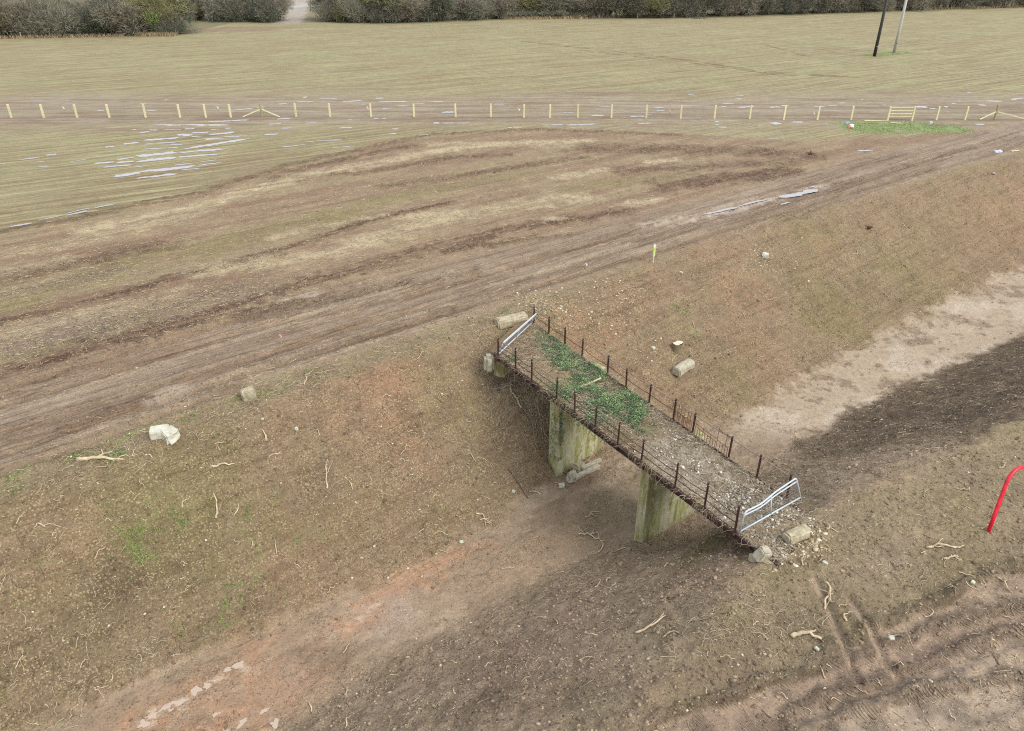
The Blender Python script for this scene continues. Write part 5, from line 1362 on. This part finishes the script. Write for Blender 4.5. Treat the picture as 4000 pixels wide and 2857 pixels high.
for (x, y) in ST:
    p = un(x, y); p.z = float(gz(p.x, p.y)); allp.append(p); mb = MB(); mb.tube([p + Vector((0, 0, -.1)), p + Vector((0, 0, 1.48))], .11, 12); fpart(mb, 'strainer_post', m_woodg)
    for s_ in (-1, 1):
        mb = MB(); mb.beam(p + Vector((s_ * .1, -.05, .75)), p + Vector((s_ * 2.05 * (1 if (s_ > 0) == (x < 2000) else (.95 if x < 2000 else 1.75)) * (1 if x < 2000 else .9), -.5, .05)), .12, .10, .01); fpart(mb, 'strut', m_wood)
for (x, y) in GT: p = un(x, y); p.z = float(gz(p.x, p.y)); allp.append(p)
allp.sort(key=lambda p: p.x)
e0 = allp[0] + Vector((-4, 0, 0)); e1 = allp[-1] + Vector((6, .5, 0)); wp = [e0] + allp + [e1]
for e__ in (e0, e1): 
    mb = MB(); mb.box(e__ + Vector((0, 0, .6)), (.15, .15, 1.55)); fpart(mb, 'post', m_wood)
for lv in (.2, .45, .7, .95, 1.2):
    mb = MB(); mb.tube([p + Vector((0, -.08, lv)) for p in wp], .0045, 4); fpart(mb, 'wire', m_wire)
g0, g1 = [un(x, y) for x, y in GT]
for q in (g0, g1): q.z = float(gz(q.x, q.y))
rg_ = empty('rail_gate', g0.lerp(g1, .5)); tag(rg_, 'pale timber four rail gate between two posts in the new fence', 'gate')
for q in (g0, g1): MB().box(q - rg_.location + Vector((0, 0, .62)), (.19, .17, 1.62), None, .01).build('gate_post', m_wood, rg_)
for lv in (.42, .70, 1.02, 1.34):
    MB().beam(g0 - rg_.location + Vector((.1, -.02, lv)), g1 - rg_.location + Vector((-.1, -.02, lv)), .05, .12, .01).build('rail', m_wood, rg_)

# ------------------------------------------------------------------ poles
m_black = noise_mat('tarred_timber', [C(34, 32, 38), C(58, 54, 58)], 4, .7, .3, mapping=(1, 1, .2))
m_pale = noise_mat('weathered_pole', [C(168, 166, 156), C(202, 202, 194)], 3, .8, .3, mapping=(1, 1, .15))
for (x, y, mt_, lb, r) in [(3415, 221, m_black, 'black tarred timber pole standing in the green patch of the field', .28), (3492, 207, m_pale, 'pale grey weathered pole standing behind the black one', .27)]:
    p = un(x, y); pl = empty('utility_pole', p); tag(pl, lb, 'pole')
    MB().tube([(0, 0, -.3), (.02, 0, 4), (.0, 0, 11)], r, 14, r * .8).build('pole', mt_, pl, smooth=True)
    MB().box((.0, -r - .01, 1.6), (.12, .03, .18), None, .005).build('plate', m_galv if mt_ is m_black else m_rust, pl)
    MB().beam((-.9, -.2, 10.3), (.9, -.2, 10.3), .1, .12, .01).build('crossarm', m_black, pl)

# ------------------------------------------------------------------ hedge, trees and bushes
def twig_mesh(seed, h, w, dens, lumps, lean):
    r = np.random.default_rng(seed); n = dens
    L = np.array([[r.uniform(-.5, .5) * w, r.uniform(-.4, .4) * w, h * r.uniform(.16, .78), r.uniform(.28, .5) * w, r.uniform(.2, .36) * h] for _ in range(lumps)])
    k = r.integers(0, lumps, n); u = r.normal(0, 1, (n, 3)); u /= np.linalg.norm(u, axis=1, keepdims=True)
    rad = r.random(n) ** .45
    p = np.stack([L[k, 0] + u[:, 0] * rad * L[k, 3], L[k, 1] + u[:, 1] * rad * L[k, 3], L[k, 2] + u[:, 2] * rad * L[k, 4]], -1)
    p[:, 2] = np.maximum(p[:, 2], .15 * r.random(n))
    d = u * np.array([1, 1, .7]) + r.normal(0, .5, (n, 3)) + np.array([0, 0, lean]); d /= np.linalg.norm(d, axis=1, keepdims=True)
    return L, p, d, r
def ribbons(p, d, ln, wd, r):
    s = np.cross(d, r.normal(0, 1, p.shape)); s /= np.linalg.norm(s, axis=1, keepdims=True) + 1e-9
    mid = p + d * (ln * .55)[:, None] + s * (ln * r.normal(0, .10, len(p)))[:, None]
    s = s * wd[:, None]
    V_ = np.stack([p - s, p + s, mid + s * .7, mid - s * .7, p + d * ln[:, None] + s * .3, p + d * ln[:, None] - s * .3], 1)
    f = np.arange(len(p))[:, None] * 6
    return V_.reshape(-1, 3), np.concatenate([f + np.array([0, 1, 2, 3]), f + np.array([3, 2, 4, 5])])
m_tw = {}
m_tw['grey'] = rnd_mat('grey_twigs', [(0, C(98, 96, 82)), (.55, C(146, 144, 126)), (1, C(200, 198, 180))], .9)
m_tw['brown'] = rnd_mat('brown_twigs', [(0, C(104, 98, 86)), (.55, C(148, 142, 124)), (1, C(196, 190, 172))], .9)
m_tw['dark'] = rnd_mat('dark_twigs', [(0, C(84, 82, 74)), (.55, C(124, 120, 108)), (1, C(176, 172, 158))], .9)
m_tw['olive'] = rnd_mat('lichen_twigs', [(0, C(100, 98, 66)), (.55, C(146, 144, 102)), (1, C(188, 186, 140))], .9)
m_lf = {'dark': rnd_mat('dark_ivy_foliage', [(0, C(54, 74, 54)), (.6, C(90, 114, 84)), (1, C(130, 150, 116))], .6), 'bright': rnd_mat('holly_foliage', [(0, C(70, 100, 48)), (.6, C(122, 150, 78)), (1, C(160, 184, 104))], .6)}
m_trunk = noise_mat('tree_bark', [C(70, 62, 52), C(120, 112, 94)], 5, .95, .5)
def proto(seed, h, w, tw, leaf, nl, dens=2600, lumps=7):
    L, p, d, r = twig_mesh(seed, h, w, dens, lumps, .55)
    ln = r.uniform(.35, 1.25, dens) * (h / 7) ** .5; V1, F1 = ribbons(p, d, ln, r.uniform(.012, .035, dens), r)
    cm = np_mesh('crown', V1, F1, False, {'rnd': np.repeat(np.clip(.25 + .5 * r.random(dens) + .15 * r.normal(0, 1, dens), 0, 1), 6)}); cm.materials.append(m_tw[tw])
    # limbs
    mb = MB()
    for i in range(len(L)):
        e_ = Vector((L[i, 0], L[i, 1], L[i, 2] + L[i, 4] * .7)); b_ = Vector((L[i, 0] * .25, L[i, 1] * .25, -.1)); m_ = b_.lerp(e_, .5) + Vector((r.uniform(-.3, .3), r.uniform(-.3, .3), .2))
        mb.tube([b_, m_, e_], .11, 5, .03)
        for _ in range(3):
            q = m_.lerp(e_, r.uniform(.1, .8)); t_ = q + Vector((r.uniform(-1, 1), r.uniform(-1, 1), r.uniform(.4, 1.4))) * L[i, 3] * .8; mb.tube([q, q.lerp(t_, .5) + Vector((0, 0, .1)), t_], .045, 4, .012)
    tm = bpy.data.meshes.new('trunk'); tm.from_pydata(mb.v, [], mb.f); tm.materials.append(m_trunk)
    lm = None
    if leaf:
        K = 5; c = r.integers(0, len(L), nl); cl = r.normal(0, 1, (nl, 3)); cl /= np.linalg.norm(cl, axis=1, keepdims=True); rad = r.random(nl) ** .5
        keep_dir = r.normal(0, 1, 3)
        q = np.stack([L[c, 0] + cl[:, 0] * rad * L[c, 3] * .95, L[c, 1] + cl[:, 1] * rad * L[c, 3] * .95, np.maximum(.1, L[c, 2] * .85 + cl[:, 2] * rad * L[c, 4])], -1)
        nn = fbm(q[:, 0] * .6 + seed, q[:, 2] * .6 + q[:, 1] * .4, seed, 3); q = q[nn > -.08]; m = len(q)
        nr = r.normal(0, 1, (m, 3)); nr[:, 2] += .4; nr /= np.linalg.norm(nr, axis=1, keepdims=True); t_ = np.cross(nr, r.normal(0, 1, (m, 3))); t_ /= np.linalg.norm(t_, axis=1, keepdims=True) + 1e-9; bt = np.cross(nr, t_)
        s_ = r.uniform(.05, .13, m)[:, None]
        V2 = np.stack([q - t_ * s_, q + bt * s_ * .7, q + t_ * s_, q - bt * s_ * .7], 1).reshape(-1, 3)
        lm = np_mesh('foliage', V2, np.arange(m * 4).reshape(-1, 4), False, {'rnd': np.repeat(r.random(m), 4)}); lm.materials.append(m_lf[leaf])
    return (cm, tm, lm)
protos = {
    'grey': [proto(1, 8, 6.5, 'grey', None, 0, 6000), proto(2, 7, 6, 'olive', 'dark', 900, 5500)],
    'brown': [proto(3, 7, 6, 'brown', None, 0, 6000), proto(4, 6, 5.5, 'brown', 'dark', 700, 5200)],
    'ivy': [proto(5, 8, 5, 'dark', 'dark', 6500, 3000), proto(6, 7, 6, 'dark', 'dark', 5200, 3200)],
    'green': [proto(7, 6, 5, 'olive', 'bright', 5200, 2600)],
    'scrub': [proto(8, 1.8, 4.0, 'brown', 'bright', 900, 1700, 6), proto(9, 1.5, 3.5, 'grey', 'dark', 600, 1500, 5)],
    'dark': [proto(10, 7, 6.5, 'dark', 'dark', 1400, 6000)]}
KL = {'grey': 'bare grey twiggy tree', 'brown': 'bare brownish thorn bush', 'ivy': 'dark tree smothered in ivy', 'green': 'bright green leafy bush', 'scrub': 'low tangled scrub bush', 'dark': 'dark bare tree'}
NM = {'grey': 'bare_tree', 'brown': 'thorn_bush', 'ivy': 'ivy_clad_tree', 'green': 'evergreen_bush', 'scrub': 'scrub_bush', 'dark': 'bare_tree'}
def plant(kind, x, y, s, where):
    pr_ = rnd.choice(protos[kind]); t = empty(NM[kind], (x, y, float(gz(x, y)) - .05)); t.scale = (s * rnd.uniform(.9, 1.15), s * rnd.uniform(.9, 1.15), s); t.rotation_euler.z = rnd.uniform(0, 6.28)
    tag(t, KL[kind] + ' ' + where, 'bush' if kind in ('brown', 'green', 'scrub') else 'tree', KL[kind] + 's ' + where)
    for me, nm in zip(pr_, ('crown', 'trunk', 'foliage')):
        if me is not None: c_ = link(nm, me, None, t)
def hedge_line(pts, step, kinds, where, rows=2, smin=.85, smax=1.15, back=4.0):
    smin *= .85; smax *= 1.2; step *= .92
    P_ = [un(*p) for p in pts]
    for r_ in range(rows):
        for a, b_ in zip(P_[:-1], P_[1:]):
            L_ = (b_ - a).length; n = max(1, int(L_ / (step * (1 + .15 * r_))))
            for i in range(n):
                u = (i + rnd.uniform(.2, .8)) / n; p = a.lerp(b_, u)
                k = rnd.choices(list(kinds), list(kinds.values()))[0] if r_ < 1 or 'scrub' not in kinds else 'grey'
                plant(k, p.x + rnd.uniform(-.6, .6), p.y + 2.4 + r_ * back + rnd.uniform(-.7, .7), rnd.uniform(smin, smax) * (1 + .15 * r_), where)
hedge_line([(-260, 152), (0, 151), (350, 143), (640, 140)], 3.9, {'grey': 3, 'brown': 1, 'ivy': 1.8}, 'in the near corner of the hedge at the upper left', 3, .85, 1.1)
pc = un(650, 139); plant('green', pc.x - 1.5, pc.y + 1.8, 1.0, 'at the right end of the near hedge corner'); plant('ivy', pc.x + 2.2, pc.y + 3.0, .75, 'at the outer end of the near hedge corner')
hedge_line([(715, 84), (860, 86), (1075, 89)], 4.2, {'brown': 1, 'ivy': 2.5, 'grey': 2, 'dark': .5}, 'in the hedge left of the field entrance', 3, .8, 1.05)
hedge_line([(1222, 88), (1500, 93), (1760, 84), (1965, 76)], 4.4, {'ivy': 3, 'grey': 2, 'brown': 1.5, 'green': .3}, 'in the hedge right of the field entrance', 3, .85, 1.15)
hedge_line([(1985, 75), (2270, 73)], 3.6, {'scrub': 1}, 'in the gap in the middle of the far hedge', 2, .8, 1.2, 3.0)
hedge_line([(1960, 48), (2290, 48)], 5, {'dark': 1, 'brown': 1, 'ivy': .5}, 'standing behind the low scrub of the far hedge', 2, .9, 1.1)
hedge_line([(2275, 72), (2600, 73), (3000, 62)], 4.8, {'dark': 2, 'ivy': 2.5, 'grey': 2, 'brown': 1}, 'in the far hedge right of the scrub gap', 2, .95, 1.25)
hedge_line([(3000, 62), (3500, 45), (4000, 28), (4250, 20)], 5.6, {'dark': 2, 'brown': 2, 'ivy': 2.2, 'grey': 1}, 'in the far hedge behind the poles', 2, .8, 1.1)
# dry grass at the hedge foot
hw2 = [un(*p) for p in [(480, 146), (700, 142)]] ; pts_ = []
for (a, b_, n, sp) in [(un(2270, 72), un(4100, 26), 9000, .7), (un(540, 139), un(690, 141), 1600, .8), (un(1000 + 770, 76), un(1870, 74), 700, .5), (un(1960, 74), un(2280, 72), 2200, 1.2), (un(0, 152), un(480, 143), 900, .3)]:
    u = rng.random(n); p = np.array(a)[None, :2] * (1 - u[:, None]) + np.array(b_)[None, :2] * u[:, None]; p[:, 1] += rng.normal(0, sp, n) - .2; pts_.append(p)
pts_ = np.concatenate(pts_)
o = blades('dry_grass', pts_, .3 + .6 * rng.random(len(pts_)), .05 + .05 * rng.random(len(pts_)), rnd_mat('dead_grass', [(0, C(130, 110, 84)), (.6, C(176, 156, 122)), (1, C(206, 190, 156))], .85))
tag(o, 'pale dead grass along the foot of the far hedge', 'dry grass', kind='stuff')
# old boundary fence in front of the hedge
bf = empty('boundary_fence', un(1300, 88)); tag(bf, 'old wire fence on thin weathered posts along the foot of the hedge', 'fence')
BP = [(84, 150), (320, 141), (492, 134), (688, 136), (816, 84), (855, 84), (1315, 87), (1382, 88), (1500, 91), (1674, 87), (1855, 74), (2343, 72), (2490, 72), (2632, 72)]
bpp = []
for (x, y) in BP:
    p = un(x, y); p.z = float(gz(p.x, p.y)); bpp.append(p); mb = MB(); h = 1.25
    mb.beam(p + Vector((0, 0, -.2)), p + Vector((rnd.uniform(-.06, .06), 0, h)), .13, .13); ob = mb.build('post', m_pale); ob.parent = bf; ob.location = -bf.location
for grp in ((0, 1, 2, 3), (4, 5), (6, 7, 8, 9, 10), (11, 12, 13)):
    for lv in (.5, 1.05):
        mb = MB(); mb.tube([bpp[i] + Vector((0, 0, lv)) for i in grp], .006, 3); ob = mb.build('wire', m_wire); ob.parent = bf; ob.location = -bf.location
# entrance gate and dark water butt
a = un(1141, 33); b_ = un(1204, 30); eg = empty('entrance_gate', a.lerp(b_, .5)); tag(eg, 'grey metal bar gate closing the field entrance between the hedges', 'gate')
a -= eg.location; b_ -= eg.location
fr = MB(); 
for q in (a, b_, a.lerp(b_, .5)): fr.beam(q, q + Vector((0, 0, 1.35)), .07, .07)
fr.build('frame', m_galv, eg)
for lv in (.2, .45, .7, .95, 1.3): MB().beam(a + Vector((0, 0, lv)), b_ + Vector((0, 0, lv)), .05, .07).build('bar', m_galv, eg)
for q in (a - Vector((.3, 0, 0)), b_ + Vector((.3, 0, 0))): MB().tube([q, q + Vector((0, 0, 1.6))], .12, 8).build('gate_post', m_pale, eg)
p = un(1103, 50); bt = empty('covered_tank', p); tag(bt, 'squat black tank under a grey blue cover beside the entrance track', 'tank')
mb = MB(); mb.tube([(0, 0, 0), (0, 0, .3), (0, 0, 1.15), (0, 0, 1.3)], .95, 16, .8); mb.build('body', plain('black_plastic', (34, 36, 44), .5), bt, smooth=False)
mb = MB(); mb.tube([(0, 0, 1.3), (0, 0, 1.45), (0, 0, 1.65), (0, 0, 1.75)], .88, 16, .4); mb.build('cover', plain('blue_grey_sheet', (112, 124, 150), .5), bt)
#@@B
# ------------------------------------------------------------------ light
w = bpy.data.worlds.new("World"); scene.world = w; w.use_nodes = True
nt = w.node_tree; bg = nt.nodes['Background']
sky = nt.nodes.new('ShaderNodeTexSky'); sky.sky_type = 'NISHITA'; sky.sun_disc = False
EL, AZ = 42, 130      # sun height and compass bearing (clockwise from +Y)
sky.sun_elevation = math.radians(EL); sky.sun_rotation = math.radians(AZ)
sky.air_density = 1.2; sky.dust_density = 6.0; sky.ozone_density = 0.8
tc = N(nt, 'ShaderNodeTexCoord'); cn = N(nt, 'ShaderNodeTexNoise', Scale=2.2, Detail=5); nt.links.new(tc.outputs['Generated'], cn.inputs['Vector'])
cl = ramp(nt, [(.3, (.62, .62, .62)), (.7, (.92, .92, .92))], cn.outputs['Fac'])
nt.links.new(mixc(nt, cl.outputs[0], sky.outputs[0], (7.6, 7.8, 8.3)), bg.inputs[0]); bg.inputs[1].default_value = 0.12
sd = bpy.data.lights.new('sun', 'SUN'); sd.energy = 1.9; sd.angle = math.radians(26); sd.color = (1, .96, .9)
so = bpy.data.objects.new('sun', sd); col.objects.link(so)
d = Vector((math.sin(math.radians(AZ)) * math.cos(math.radians(EL)), math.cos(math.radians(AZ)) * math.cos(math.radians(EL)), math.sin(math.radians(EL))))
so.rotation_euler = d.to_track_quat('Z', 'Y').to_euler(); so.location = (0, -20, 60)
scene.view_settings.view_transform = 'Standard'; scene.view_settings.look = 'None'
scene.cycles.filter_width = 1.1
scene.cycles.use_denoising = False
scene.view_settings.gamma = 1; scene.view_settings.use_curve_mapping = False
scene.view_settings.exposure = 0.46
